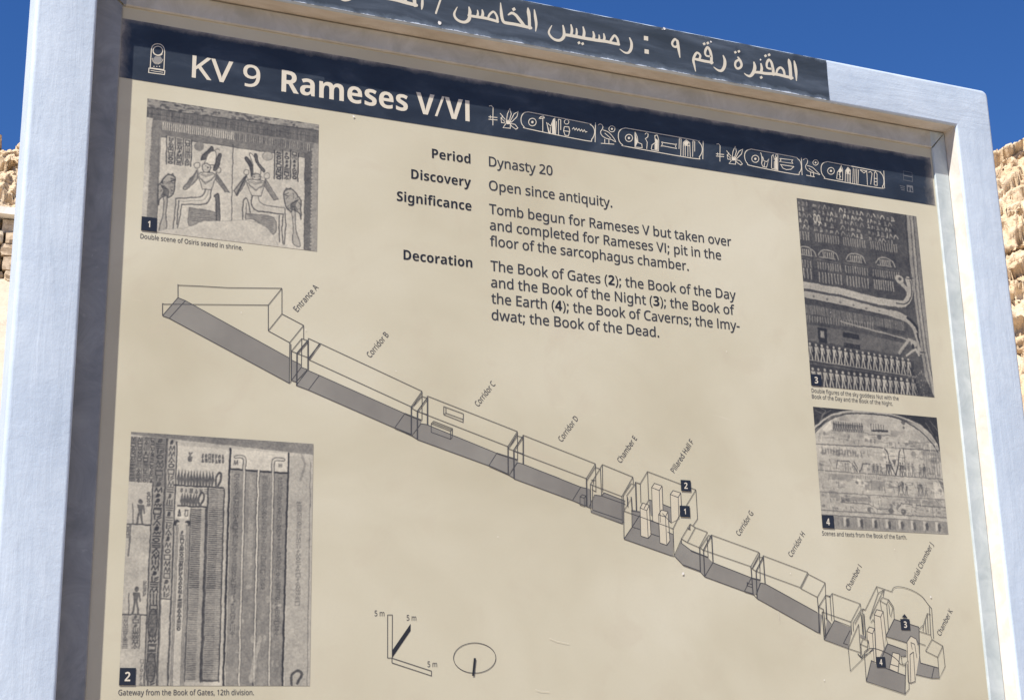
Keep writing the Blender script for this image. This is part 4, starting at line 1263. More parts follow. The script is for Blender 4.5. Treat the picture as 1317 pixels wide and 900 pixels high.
thin = {
    A_: [[(47, 350), (152, 227), (152, 135)], [(152, 142), (300, 148), (490, 159), (860, 163)], [(860, 163), (767, 277), (767, 452)],
         [(860, 163), (860, 337), (767, 452)], [(47, 350), (47, 267), (60, 271), (767, 277)], [(860, 337), (1008, 415), (913, 532)],
         [(767, 452), (913, 532), (910, 808)], [(1008, 415), (1008, 510)], [(152, 227), (203, 247), (910, 637)], [(203, 247), (93, 367)],
         [(47, 350), (93, 367), (910, 808), (921, 800), (921, 540)], [(925, 790), (925, 590), (995, 505), (1040, 520)], [(925, 590), (962, 605), (1040, 635)],
         [(995, 505), (992, 700)], [(1040, 503), (1120, 540)], [(1040, 503), (1040, 640)], [(925, 790), (992, 700), (1035, 716)], [(925, 790), (955, 800), (1033, 716)],
         [(1037, 718), (958, 822)], [(928, 652), (962, 668), (993, 685)]],
    B_: [[(187, 402), (268, 437), (850, 697), (780, 795)], [(268, 437), (193, 537)], [(108, 505), (193, 537), (780, 795), (895, 848), (935, 872)],
         [(272, 220), (967, 545)], [(195, 330), (893, 650)], [(967, 545), (893, 650)], [(967, 545), (966, 742)], [(899, 658), (968, 556)],
         [(895, 660), (967, 580), (1002, 592)], [(895, 660), (935, 682), (1003, 704)], [(900, 850), (960, 765), (1002, 772)]],
    C_: [[(265, 155), (875, 395)], [(193, 257), (810, 497)], [(193, 450), (680, 628), (812, 690), (850, 712)], [(262, 350), (735, 543), (680, 628)],
         [(373, 225), (507, 275), (505, 332), (373, 280), (373, 225)], [(388, 231), (388, 270), (373, 280)], [(388, 270), (505, 313)],
         [(288, 342), (305, 325), (433, 375), (430, 438), (420, 448), (288, 400), (288, 342), (420, 393), (420, 448)], [(420, 393), (433, 375)], [(297, 334), (428, 384)],
         [(875, 395), (810, 497)], [(816, 508), (877, 408)], [(875, 395), (876, 590)], [(812, 512), (876, 425), (912, 436)], [(812, 512), (850, 525), (914, 548)], [(820, 692), (876, 606), (912, 616)]],
    E_: [[(172, 155), (665, 350)], [(108, 262), (603, 450)], [(110, 452), (510, 600), (632, 652)], [(172, 352), (565, 508), (605, 518)], [(665, 350), (603, 450)],
         [(608, 462), (668, 368)], [(665, 350), (668, 540)], [(668, 375), (695, 385), (630, 490)], [(640, 525), (668, 540)], [(635, 460), (664, 462)], [(652, 455), (652, 490)], [(565, 508), (510, 597)],
         [(560, 575), (575, 560), (600, 568), (600, 630), (590, 640), (560, 630), (560, 575), (588, 583), (600, 568)], [(588, 583), (590, 640)], [(620, 648), (660, 560)],
         [(712, 355), (920, 440)], [(712, 355), (714, 545)], [(698, 378), (706, 566)], [(698, 378), (712, 355)], [(630, 490), (635, 680)], [(645, 490), (645, 664)], [(630, 490), (845, 572)],
         [(920, 440), (845, 572)], [(845, 572), (848, 758)], [(855, 565), (858, 660)], [(920, 440), (923, 486)], [(635, 680), (848, 758), (860, 740)], [(645, 664), (850, 733)], [(660, 562), (706, 568), (870, 626)],
         [(725, 547), (868, 603)], [(855, 565), (908, 485), (935, 492)], [(875, 570), (930, 495)], [(935, 475), (968, 485)], [(706, 566), (725, 547)]],
    F_: [[(468, 290), (520, 203), (870, 335), (882, 545), (850, 592)], [(520, 203), (528, 405)], [(870, 335), (800, 450)], [(750, 520), (705, 615), (712, 815)], [(348, 487), (350, 690), (690, 810), (712, 815)],
         [(348, 487), (405, 395), (408, 605)], [(348, 487), (705, 615)], [(350, 690), (409, 603), (465, 620)], [(412, 598), (462, 520)], [(495, 470), (530, 406), (550, 412)], [(540, 650), (605, 672)], [(432, 280), (438, 486)],
         [(432, 280), (468, 292), (472, 432)], [(400, 487), (462, 494)], [(545, 553), (600, 580)], [(628, 438), (692, 464)], [(628, 505), (690, 572)], [(665, 640), (704, 656)],
         [(550, 318), (570, 288), (625, 307), (605, 340), (550, 318), (558, 558)], [(605, 340), (613, 570)], [(625, 307), (632, 482)],
         [(685, 368), (705, 340), (760, 357), (742, 390), (685, 368), (693, 572)], [(742, 390), (747, 545)], [(760, 357), (765, 450)],
         [(467, 465), (485, 430), (532, 445), (515, 485), (467, 465), (472, 668), (525, 685), (545, 660)], [(515, 485), (525, 685)], [(532, 445), (545, 660)],
         [(600, 515), (620, 480), (667, 493), (650, 530), (600, 515), (610, 718), (660, 735), (682, 702)], [(650, 530), (660, 735)], [(667, 493), (682, 702)],
         [(712, 815), (765, 692)], [(810, 615), (828, 622), (825, 590)]],
    G_: [[(38, 375), (90, 430), (200, 472), (230, 506)], [(78, 288), (140, 335), (250, 382)], [(80, 288), (80, 262), (137, 168), (170, 190), (248, 220)],
         [(80, 262), (118, 285), (195, 318)], [(170, 190), (118, 285)], [(248, 220), (195, 318)], [(118, 190), (132, 200), (137, 170)], [(202, 322), (255, 240), (272, 245)], [(200, 320), (222, 335)], [(245, 250), (252, 380)],
         [(225, 335), (527, 440)], [(272, 237), (578, 348)], [(283, 415), (230, 505)], [(230, 506), (485, 600), (545, 622), (565, 643)], [(283, 415), (530, 512), (485, 600)], [(578, 348), (527, 440)],
         [(586, 356), (535, 452)], [(535, 455), (580, 378), (605, 383)], [(535, 455), (560, 470)], [(582, 350), (587, 527)], [(500, 545), (536, 556)], [(500, 563), (536, 574)], [(506, 540), (500, 572)], [(562, 622), (590, 545), (618, 551)],
         [(605, 370), (893, 478)], [(560, 470), (845, 575)], [(893, 478), (845, 575)], [(898, 484), (850, 580)], [(898, 490), (1005, 545), (955, 637)], [(845, 580), (955, 637), (972, 870)],
         [(618, 550), (955, 736)], [(565, 645), (955, 863), (972, 870)], [(1005, 545), (1012, 780)]],
    I_: [[(58, 360), (97, 292), (125, 298)], [(58, 362), (85, 374), (85, 394), (76, 388), (245, 447)], [(48, 303), (66, 512)], [(76, 390), (88, 548)], [(86, 397), (96, 540)],
         [(97, 292), (105, 430)], [(122, 300), (132, 440)], [(135, 282), (146, 435)], [(122, 300), (135, 282), (298, 342), (243, 447), (247, 520)], [(255, 450), (258, 500)], [(105, 430), (130, 457)],
         [(148, 437), (88, 549), (228, 601)], [(148, 437), (245, 474)], [(238, 495), (200, 570), (226, 578)], [(256, 452), (300, 378), (320, 376)], [(266, 460), (304, 388)], [(298, 342), (302, 378)],
         [(310, 370), (325, 376)], [(310, 372), (316, 520)], [(288, 460), (228, 600), (240, 731), (372, 600)], [(228, 600), (300, 624)], [(288, 460), (300, 655)], [(300, 655), (345, 602)], [(300, 655), (372, 610)],
         [(325, 380), (392, 242), (480, 272)], [(392, 242), (400, 282), (432, 262)], [(400, 282), (352, 425)], [(430, 265), (352, 432)], [(436, 258), (430, 300)],
         [(710, 368), (722, 545)], [(697, 360), (705, 522)],
         [(412, 325), (425, 305), (462, 318), (450, 345), (412, 325), (420, 378)], [(450, 345), (460, 492)], [(462, 318), (490, 360), (494, 430), (445, 528)], [(462, 330), (485, 365), (475, 417), (468, 402), (462, 345)],
         [(378, 405), (392, 375), (430, 385), (415, 418), (378, 405), (392, 690)], [(415, 418), (435, 600)], [(430, 385), (446, 530)],
         [(335, 500), (350, 475), (380, 485), (368, 515), (335, 500), (340, 572)], [(368, 515), (378, 680)], [(380, 485), (390, 690)], [(358, 450), (372, 432), (378, 450)],
         [(300, 575), (312, 545), (345, 555), (338, 592), (300, 575), (306, 640)], [(345, 555), (350, 602)], [(338, 592), (342, 604)],
         [(320, 620), (332, 790), (555, 865), (580, 835), (575, 672), (560, 685), (556, 865)], [(332, 790), (362, 668)], [(360, 668), (392, 684)],
         [(492, 430), (637, 476)], [(445, 530), (565, 566)], [(445, 530), (455, 572), (565, 612)], [(455, 572), (425, 645)], [(440, 712), (558, 756)],
         [(485, 622), (525, 632), (515, 740), (465, 718), (485, 622)], [(470, 690), (518, 705)], [(530, 650), (560, 642)], [(535, 650), (540, 690), (560, 690)],
         [(568, 560), (590, 528), (620, 545), (636, 572), (640, 635)], [(568, 560), (572, 672)], [(585, 635), (590, 800), (575, 795), (570, 690)], [(605, 620), (615, 790), (590, 800)], [(585, 635), (605, 620)], [(590, 565), (612, 575), (625, 655)], [(590, 565), (598, 605)],
         [(637, 500), (705, 522), (712, 548), (675, 615)], [(637, 476), (640, 636)], [(640, 570), (676, 582)], [(675, 615), (745, 650), (775, 585), (712, 548)], [(775, 585), (788, 705), (755, 772), (745, 650)],
         [(645, 683), (750, 712)], [(725, 705), (710, 772)], [(645, 683), (640, 636)], [(618, 750), (710, 772), (755, 772)], [(660, 500), (662, 468), (685, 398), (705, 405)], [(685, 398), (690, 508)], [(640, 486), (660, 466)], [(672, 430), (678, 512)]],
}
thick = {
    A_: [[(962, 605), (1038, 517)], [(962, 605), (960, 822)], [(1037, 517), (1037, 716)], [(1120, 540), (1042, 640)]],
    B_: [[(115, 290), (190, 203)], [(270, 222), (196, 328)], [(893, 650), (893, 846)], [(935, 682), (1002, 592)], [(935, 682), (935, 872)], [(1003, 580), (1003, 772)], [(850, 697), (963, 742)], [(780, 795), (895, 840)]],
    C_: [[(193, 257), (193, 450)], [(262, 155), (262, 350)], [(810, 497), (812, 690)], [(850, 522), (912, 430)], [(850, 522), (852, 712)], [(913, 425), (914, 616)], [(735, 543), (876, 588)], [(680, 628), (812, 686)]],
    E_: [[(172, 155), (172, 352)], [(108, 262), (110, 452)], [(603, 450), (606, 640)], [(938, 475), (944, 668)], [(882, 575), (884, 642)], [(908, 575), (914, 665)]],
    G_: [[(140, 338), (252, 381)], [(90, 430), (205, 472)], [(197, 318), (202, 470)], [(222, 335), (230, 505)], [(222, 335), (272, 240)], [(274, 237), (283, 415)], [(527, 440), (541, 620)], [(560, 470), (605, 380)], [(560, 470), (567, 643)], [(606, 370), (618, 550)], [(530, 514), (586, 526)], [(485, 600), (545, 618)], [(962, 700), (966, 865)]],
    I_: [[(318, 400), (328, 540)], [(302, 400), (313, 520)], [(282, 630), (305, 655)], [(98, 425), (100, 432)]],
}
for dct, wd in ((thin, T1), (thick, T2)):
    for vw, ls in dct.items():
        for l in ls:
            ln_.stroke(vw(l), wd)
for pts in ([(480, 272), (490, 250), (515, 243), (560, 250), (610, 270), (655, 300), (690, 345), (710, 368)],
            [(320, 620), (345, 602), (380, 600), (420, 612), (470, 635), (510, 665), (530, 690), (558, 700)]):
    ln_.stroke([tuple(p) for p in smooth_pts(I_(pts), 5)], T1)
for pts in ([(962, 700), (1008, 625), (1040, 634)], [(962, 700), (992, 714), (994, 730), (985, 735)], [(985, 735), (1000, 895)], [(996, 742), (1010, 895)]):
    ln_.stroke(G_(pts), T1)
fl.build('plan_floor', m_floor)
ln_.build('plan_outline', m_line)
ln_ = Print(D_PRINT + 0.0001)
# scale bars and north needle
S_ = View(470, 770, 7.317)
for pts in ([(207, 148), (252, 148), (250, 553), (207, 553), (207, 148)], [(248, 553), (620, 675), (620, 720), (248, 598), (248, 553)]):
    ln_.stroke(S_(pts), T1)
ln_.build('scale_outline', m_line)
ln_ = Print(D_PRINT + 0.0001)
ln_.stroke(S_([(1027 + 199 * math.cos(t / 48 * 2 * math.pi), 553 + 142 * math.sin(t / 48 * 2 * math.pi)) for t in range(48)]), T1, closed=True)
ln_.build('north_circle', m_line)
sb = Print(D_PRINT)
sb.poly(S_([(424, 232), (424, 297), (252, 550), (250, 484)]))
sb.build('scale_bar', m_black)
sb = Print(D_PRINT + 0.0005)
sb.poly(S_([(1018, 554), (1039, 556), (1022, 722), (1001, 721)]))
sb.build('north_needle', m_black)

# ------------------------------------------------------------------ signs in the title band
H1, H2, HS = View(610, 120, 4.116), View(900, 170, 4.39), View(180, 40, 12.85)
HW = 1.15 * PX
HG = {H1: Print(D_BAND + 0.00005), H2: Print(D_BAND + 0.00005), HS: Print(D_BAND + 0.00005)}


def oval(vw, c, r, ry=None, n_=24):
    return vw([(c[0] + r * math.cos(2 * math.pi * k / n_), c[1] + (ry or r) * math.sin(2 * math.pi * k / n_)) for k in range(n_)])


def sedge_bee(vw, x, y, k):
    f = lambda pts: vw([(x + p[0] * k, y + p[1] * k) for p in pts])
    HG[vw].stroke(f([(0, 0), (12, -2), (21, 9), (20, 55), (20, 102)]), HW)
    HG[vw].stroke(f([(-3, 57), (44, 61)]), HW)
    HG[vw].stroke(f([(-3, 70), (44, 74)]), HW)
    HG[vw].stroke(f([(6, 50), (6, 66)]), HW * .8)
    for w_ in ([(92, 76), (97, 42), (110, 13), (117, 42), (107, 76)], [(112, 80), (132, 42), (154, 29), (147, 57), (118, 86)], [(112, 92), (137, 97), (152, 116), (142, 123), (118, 106)]):
        HG[vw].stroke(f(w_), HW, closed=True)
    HG[vw].poly(f([(88, 78), (112, 80), (114, 96), (92, 96)]))
    for l in ([(86, 72), (58, 38)], [(84, 84), (62, 62), (66, 88), (86, 90)], [(88, 94), (74, 114), (112, 118), (112, 98)], [(72, 50), (64, 70)]):
        HG[vw].stroke(f(l), HW)


def duck(vw, pts, legs, sun_c, sun_r):
    HG[vw].stroke([tuple(p) for p in smooth_pts(vw(pts), 3)], HW)
    for l in legs:
        HG[vw].stroke(vw(l), HW)
    HG[vw].stroke(oval(vw, sun_c, sun_r), HW * .9, closed=True)
    HG[vw].poly(oval(vw, sun_c, sun_r * .33, n_=10))


sedge_bee(H1, 78, 69, 1.0)
sedge_bee(H2, 94, 69, 0.96)
for vw, pts, bar in ((H1, [(285, 100), (262, 106), (248, 128), (249, 158), (264, 180), (290, 191), (590, 252), (620, 246), (636, 215), (632, 185), (613, 166), (590, 158)], [(641, 157), (639, 260)]),
                     (H1, [(800, 185), (778, 191), (763, 212), (765, 250), (785, 275), (815, 285), (1160, 346), (1190, 338), (1205, 310), (1203, 280), (1186, 258), (1160, 248)], [(1211, 254), (1209, 350)]),
                     (H2, [(290, 97), (265, 105), (253, 125), (255, 155), (270, 180), (295, 192), (535, 239), (560, 231), (573, 205), (568, 170), (550, 150), (525, 140)], [(573, 145), (577, 244)]),
                     (H2, [(720, 168), (697, 175), (685, 195), (687, 230), (705, 257), (730, 268), (1010, 316), (1030, 308), (1039, 285), (1034, 250), (1017, 228), (995, 220)], [(1038, 219), (1043, 318)])):
    uv = [tuple(p) for p in smooth_pts(vw(pts + [pts[0]]), 3)]
    HG[vw].stroke(uv, HW * 1.1, closed=True)
    HG[vw].stroke(vw(bar), HW * 1.1)
for vw, c, r in ((H1, (307, 154), 20), (H1, (818, 238), 19), (H2, (313, 152), 20), (H2, (740, 220), 19)):
    HG[vw].stroke(oval(vw, c, r), HW, closed=True)
    HG[vw].poly(oval(vw, c, r * .33, n_=10))
duck(H1, [(655, 170), (666, 164), (679, 173), (678, 190), (668, 205), (675, 225), (700, 241), (725, 246), (748, 258), (730, 228), (706, 205), (682, 196)],
     ([(690, 243), (690, 267)], [(712, 246), (712, 270)], [(670, 266), (740, 271)], [(690, 212), (722, 240)]), (728, 190), 16)
duck(H2, [(583, 158), (596, 150), (608, 158), (605, 178), (596, 194), (605, 215), (630, 228), (655, 234), (677, 241), (660, 223), (636, 200), (606, 190)],
     ([(625, 228), (625, 250)], [(642, 232), (642, 254)], [(600, 244), (648, 254)], [(615, 205), (645, 228)]), (653, 173), 15)
LINES1 = [[(341, 136), (352, 125), (366, 122), (370, 132), (341, 136)], [(362, 133), (362, 206)],
          [(382, 155), (390, 185), (398, 215), (430, 217), (434, 150)], [(388, 160), (404, 175), (418, 140), (428, 132)], [(402, 180), (402, 214)], [(418, 165), (418, 216)],
          [(445, 138), (445, 222)], [(445, 138), (457, 142), (457, 196)], [(476, 178), (500, 180), (505, 200), (498, 226), (480, 224), (472, 200), (476, 178)], [(474, 200), (504, 204)],
          [(518, 192), (526, 183), (532, 196), (540, 186), (546, 199), (554, 189), (560, 202), (568, 192), (574, 205), (582, 195), (588, 207), (597, 204)],
          [(850, 205), (862, 232), (866, 262), (886, 270), (888, 290), (850, 286), (850, 205)], [(862, 250), (854, 280)], [(903, 218), (912, 210), (920, 218), (918, 232), (905, 242), (915, 260), (912, 296)],
          [(936, 300), (940, 275), (958, 262), (955, 226), (968, 222), (976, 250), (974, 306), (936, 300)], [(956, 268), (956, 300)],
          [(990, 258), (1000, 262), (1062, 272), (1070, 270), (1064, 282), (1070, 294), (1060, 292), (998, 280), (988, 282), (996, 270), (990, 258)],
          [(1085, 238), (1083, 296)], [(1085, 238), (1094, 242), (1092, 334)], [(1105, 334), (1106, 262), (1122, 248), (1140, 264), (1143, 340)], [(1116, 258), (1116, 334)], [(1130, 258), (1130, 336)], [(1106, 275), (1140, 280)],
          [(1155, 338), (1157, 252), (1166, 256), (1166, 310)]]
LINES2 = [[(343, 115), (352, 146), (348, 178), (356, 196), (376, 200), (390, 152), (378, 168), (362, 164), (354, 140)], [(366, 172), (362, 196)],
          [(404, 205), (406, 136), (414, 128), (420, 158), (430, 126), (440, 128), (440, 216), (404, 205)], [(420, 165), (420, 208)], [(430, 140), (430, 212)],
          [(450, 150), (525, 158), (518, 166), (525, 178), (450, 168), (458, 160), (450, 150)], [(454, 184), (532, 196)], [(458, 186), (468, 204), (488, 213), (514, 211), (530, 196)],
          [(772, 265), (776, 228), (790, 208), (798, 190), (806, 212), (806, 272), (772, 265)], [(784, 236), (796, 256)], [(790, 215), (790, 266)],
          [(820, 282), (822, 220), (836, 200), (850, 216), (850, 288)], [(832, 214), (832, 282)], [(842, 214), (842, 286)], [(822, 232), (850, 238)],
          [(866, 204), (863, 290)], [(876, 208), (874, 292)], [(886, 208), (884, 292)], [(896, 212), (892, 296)], [(904, 214), (942, 220), (946, 300)], [(904, 214), (926, 232), (940, 222)],
          [(952, 228), (964, 224), (972, 234), (964, 296)], [(984, 300), (985, 232), (990, 224), (1000, 238), (1001, 302), (984, 300)], [(985, 262), (1000, 264)], [(986, 280), (1000, 282)]]
for vw, ls in ((H1, LINES1), (H2, LINES2)):
    for l in ls:
        HG[vw].stroke(vw(l), HW)
HG[H1].stroke(oval(H1, (488, 153), 12), HW * .8, closed=True)
for l in ([(382, 160), (392, 190), (402, 214), (392, 212)], [(410, 168), (420, 140), (428, 140), (428, 214), (412, 214)]):
    HG[H1].poly(H1(l))
for l in ([(852, 215), (864, 262), (852, 284)], [(958, 240), (972, 250), (970, 302), (958, 300)], [(1107, 266), (1122, 252), (1136, 264), (1120, 280)]):
    HG[H1].poly(H1(l))
for l in ([(346, 120), (354, 160), (350, 180)], [(424, 150), (436, 140), (438, 212), (424, 208)], [(782, 225), (796, 200), (804, 220), (790, 232)], [(824, 222), (836, 204), (848, 218), (836, 236)]):
    HG[H2].poly(H2(l))
# stela emblem at the left end
HG[HS].stroke([tuple(p) for p in HS([(168, 618), (178, 460), (186, 330)])] + [tuple(p) for p in smooth_pts(HS([(186, 330), (202, 262), (242, 226), (292, 217), (348, 230), (392, 275), (408, 345)]), 4)] + HS([(402, 480), (394, 650)]), PX * 1.15)
HG[HS].stroke(oval(HS, (295, 330), 80, 74, 28), PX * 1.2, closed=True)
HG[HS].stroke([tuple(p) for p in smooth_pts(HS([(218, 350), (240, 385), (290, 406), (340, 400), (366, 378)]), 4)], PX * 1.6)
HG[HS].stroke(HS([(148, 618), (410, 660), (404, 725), (143, 690)]), PX * 1.15, closed=True)
HG[HS].stroke(HS([(182, 616), (395, 648)]), PX * 1.6)
HG[HS].stroke(HS([(175, 655), (260, 672), (384, 688)]), PX * 0.8)
for k in range(13):
    a = math.radians(8 + k * 14.5)
    r0, r1 = 75, 95
    HG[HS].stroke(HS([(290 + r0 * math.cos(a), 462 + r0 * .95 * math.sin(a)), (290 + r1 * math.cos(a), 462 + r1 * math.sin(a))]), PX * .8)
for x in (230, 278, 322):
    HG[HS].poly(oval(HS, (x, 590), 9, n_=8))
HG[HS].build('stela_emblem', m_letter)
for vw in (H1, H2):
    HG[vw].build('royal_name_signs', m_letter)
em = Print(D_BAND + 0.00003)
fan = [(250, 425), (340, 425)] + [(290 + 70 * math.cos(math.radians(a)), 462 + 78 * math.sin(math.radians(a))) for a in range(0, 181, 20)]
em.poly(HS(fan))
em.build('emblem_fan', m_faint2)
fp = Print(D_BAND + 0.00005)
L_ = View(1150, 110, 5.629)
fp.stroke(L_([(65, 620), (128, 632), (132, 697), (68, 685)]), PX * .8, closed=True)
fp.stroke(L_([(70, 652), (130, 664)]), PX * 1.4)
for l in ([(40, 727), (76, 734)], [(45, 741), (76, 747)], [(50, 755), (76, 760)]):
    fp.stroke(L_(l), PX)
fp.poly(L_([(90, 720), (134, 728), (138, 777), (92, 768)]))
fp.build('faint_emblem', m_faint)
fp = Print(D_BAND + 0.00008)
fp.poly(L_([(98, 735), (112, 738), (110, 768), (98, 764)]))
fp.poly(L_([(116, 745), (124, 738), (134, 768), (122, 770)]))
fp.build('faint_emblem', m_dark)

# number squares
for ch, q, vw, hgt in (
        ('1', [(88, 657), (163, 672), (161, 738), (82, 729)], View(160, 110, 3.915), .46), ('2', [(35, 795), (86, 797), (85, 852), (33, 851)], View(140, 540, 2.5), .54),
        ('3', [(101, 747), (141, 752), (145, 797), (103, 794)], View(1010, 240, 3.104), .56), ('4', [(125, 719), (197, 725), (203, 804), (130, 799)], View(1030, 510, 4.738), .52),
        ('2', [(760, 265), (832, 267), (834, 347), (762, 345)], F_, .56), ('1', [(752, 450), (825, 452), (827, 533), (755, 531)], F_, .5),
        ('3', [(529, 428), (582, 433), (587, 497), (533, 491)], I_, .58), ('4', [(388, 646), (440, 652), (446, 713), (392, 707)], I_, .56)):
    uv = vw(q)
    u0, u1 = (uv[0][0] + uv[3][0]) / 2, (uv[1][0] + uv[2][0]) / 2
    v1, v0 = (uv[0][1] + uv[1][1]) / 2, (uv[2][1] + uv[3][1]) / 2
    np_ = Print(D_PRINT + 0.00052)
    np_.poly([(u0, v0), (u1, v0), (u1, v1), (u0, v1)], 0)
    np_.d += 0.00004
    h = (v1 - v0) * hgt
    wd = h * (0.34 if ch == '1' else 0.60)
    uc, vc = (u0 + u1) / 2, (v0 + v1) / 2
    text(np_, [('b', ch)], (uc - wd / 2, vc - h / 2), (uc + wd / 2, vc - h / 2), h, mi=1, mats=1)
    np_.build('number_square', [m_tag, m_letter])
ar = Print(D_PRINT + 0.0005)
ar.poly(I_([(553, 401), (537, 420), (571, 425)]))
ar.build('arrow_mark', m_tag)

# ------------------------------------------------------------------ the four printed photographs
DARK, LIGHT = np.array([48, 48, 51.0]), np.array([219, 211, 191.0])
prng = random.Random(21)


class Tone:
    """tone plate of one printed photograph: ink values on a fine grid, drawn stroke by stroke"""
    def __init__(self, u0, u1, vt, vb, nx, view, base=0.7):
        self.r = (u0, u1, vt, vb)
        self.nx = nx
        self.ny = int(nx * (vt - vb) / (u1 - u0))
        self.g = np.full((self.ny, self.nx), base, float)
        self.view = view
        self.k = nx / (u1 - u0) * PX            # cells per photograph pixel
        self.yy, self.xx = np.mgrid[0:self.ny, 0:self.nx]

    def c(self, *pts):
        if len(pts) == 1 and hasattr(pts[0][0], '__len__'):
            pts = pts[0]
        u0, u1, vt, vb = self.r
        return [((u - u0) / (u1 - u0) * self.nx, (vt - v) / (vt - vb) * self.ny) for u, v in self.view(pts)]

    def st(self, *pts):
        if len(pts) == 1 and hasattr(pts[0][0], '__len__'):
            pts = pts[0]
        return [(s * self.nx, t * self.ny) for s, t in pts]

    def box(self, P, m):
        xs, ys = [p[0] for p in P], [p[1] for p in P]
        x0, x1 = max(0, int(min(xs) - m)), min(self.nx, int(max(xs) + m + 2))
        y0, y1 = max(0, int(min(ys) - m)), min(self.ny, int(max(ys) + m + 2))
        return (slice(y0, y1), slice(x0, x1)) if x1 > x0 and y1 > y0 else None

    def put(self, sl, al, val):
        self.g[sl] = self.g[sl] * (1 - al) + val * al

    def line(self, P, w, val, a=1.0):
        w = w * self.k
        for (ax, ay), (bx, by) in zip(P[:-1], P[1:]):
            sl = self.box([(ax, ay), (bx, by)], w + 1)
            if sl is None:
                continue
            x, y = self.xx[sl] + .5, self.yy[sl] + .5
            dx, dy = bx - ax, by - ay
            L2 = dx * dx + dy * dy + 1e-9
            t = np.clip(((x - ax) * dx + (y - ay) * dy) / L2, 0, 1)
            d = np.hypot(x - ax - t * dx, y - ay - t * dy)
            self.put(sl, a * np.clip(w / 2 + .5 - d, 0, 1) * min(1, w + .2), val)

    def poly(self, P, val, a=1.0):
        sl = self.box(P, 1)
        if sl is None:
            return
        x, y = self.xx[sl] + .5, self.yy[sl] + .5
        ins = np.zeros(x.shape, bool)
        dist = np.full(x.shape, 9.0)
        n_ = len(P)
        for i in range(n_):
            (ax, ay), (bx, by) = P[i - 1], P[i]
            if ay != by:
                ins ^= ((ay > y) != (by > y)) & (x < (bx - ax) * (y - ay) / (by - ay) + ax)
            dx, dy = bx - ax, by - ay
            t = np.clip(((x - ax) * dx + (y - ay) * dy) / (dx * dx + dy * dy + 1e-9), 0, 1)
            dist = np.minimum(dist, np.hypot(x - ax - t * dx, y - ay - t * dy))
        al = np.clip(np.where(ins, .5 + dist, .5 - dist), 0, 1)
        self.put(sl, a * al, val)

    def ell(self, c, rx, ry, val, a=1.0):
        self.poly([(c[0] + rx * math.cos(k * math.pi / 10), c[1] + ry * math.sin(k * math.pi / 10)) for k in range(20)], val, a)

    def ring(self, c, rx, ry, w, val, a=1.0):
        self.line([(c[0] + rx * math.cos(k * math.pi / 10), c[1] + ry * math.sin(k * math.pi / 10)) for k in range(21)], w, val, a)

    def mottle(self, amp, scale, seed, octaves=4):
        P = np.stack([self.xx.ravel() / self.nx * scale, self.yy.ravel() / self.nx * scale, np.full(self.g.size, seed * 1.7)], 1)
        self.g += amp * fbm(P, octaves, seed=seed).reshape(self.g.shape)

    def signs(self, Q, rows, val, w=1.1, a=0.85):
        """a column of small carved signs inside the quad Q (tl, tr, br, bl)"""
        tl, tr, br, bl = [np.array(p, float) for p in Q]
        f = lambda x, y: tuple((tl * (1 - x) + tr * x) * (1 - y) + (bl * (1 - x) + br * x) * y)
        for k in range(rows):
            y0, y1 = (k + .12) / rows, (k + .88) / rows
            ym = (y0 + y1) / 2
            kind = prng.randrange(9)
            if kind == 0:
                for y in (y0, ym, y1):
                    self.line([f(.18, y), f(.82, y)], w, val, a)
            elif kind == 1:
                self.line([f(.2, y1), f(.35, y0), f(.5, y1), f(.75, y0), f(.8, y1)], w, val, a)
            elif kind == 2:
                self.ring(f(.5, ym), abs(tr[0] - tl[0]) * .26, abs(bl[1] - tl[1]) / rows * .3, w, val, a)
            elif kind == 3:
                for x in (.25, .5, .75):
                    self.line([f(x, y0), f(x, y1)], w, val, a)
            elif kind == 4:
                self.line([f(.2, y0), f(.8, y0), f(.8, y1), f(.2, y1), f(.2, y0)], w, val, a)
            elif kind == 5:
                self.line([f(.2, ym), f(.32, y0), f(.45, ym), f(.58, y0), f(.7, ym), f(.82, y0)], w, val, a)
                self.line([f(.2, y1), f(.82, y1)], w, val, a)
            elif kind == 6:
                self.poly([f(.25, y1), f(.4, y0), f(.62, y0), f(.7, ym), f(.55, y1)], val, a)
            elif kind == 7:
                self.line([f(.3, y0), f(.3, y1)], w * 1.3, val, a)
                self.line([f(.5, ym), f(.8, y0)], w, val, a)
                self.line([f(.5, y1), f(.8, ym)], w, val, a)
            else:
                self.line([f(.2, y1), f(.5, y0), f(.8, y1)], w, val, a)
                self.ell(f(.5, y1), 2, 2, val, a)

    def walker(self, p, h, val, w=1.6, lean=0.0, a=0.9):
        """one striding figure of height h cells, feet at p"""
        x, y = p
        q = lambda dx, dy: (x + (dx + lean * dy) * h, y - dy * h)
        self.ell(q(0, .9), h * .075, h * .085, val, a)
        self.poly([q(-.12, .78), q(.12, .78), q(.06, .45), q(-.06, .45)], val, a)
        self.line([q(-.03, .48), q(-.1, 0)], w, val, a)
        self.line([q(.03, .48), q(.12, 0)], w, val, a)
        self.line([q(.12, .75), q(.17, .45)], w * .7, val, a)

    def build(self, name, label, wobble=1.0, relief=0.38, grain=0.055, gain=1.2):
        # hand-carved wobble, raking light on the relief in the original picture, film grain
        h, w_ = self.g.shape
        P = np.stack([self.xx.ravel() / self.nx, self.yy.ravel() / self.nx, np.full(self.g.size, 0.37)], 1)
        wob = lambda sc, sd: fbm(P * (sc, sc, 1), 3, seed=sd).reshape(h, w_)
        xs = np.clip(self.xx + wobble * wob(26, 31) + 0.5 * wobble * wob(75, 35), 0, w_ - 1.001)
        ys = np.clip(self.yy + wobble * wob(26, 41) + 0.5 * wobble * wob(75, 45), 0, h - 1.001)
        x0, y0 = xs.astype(int), ys.astype(int)
        fx, fy = xs - x0, ys - y0
        g = self.g
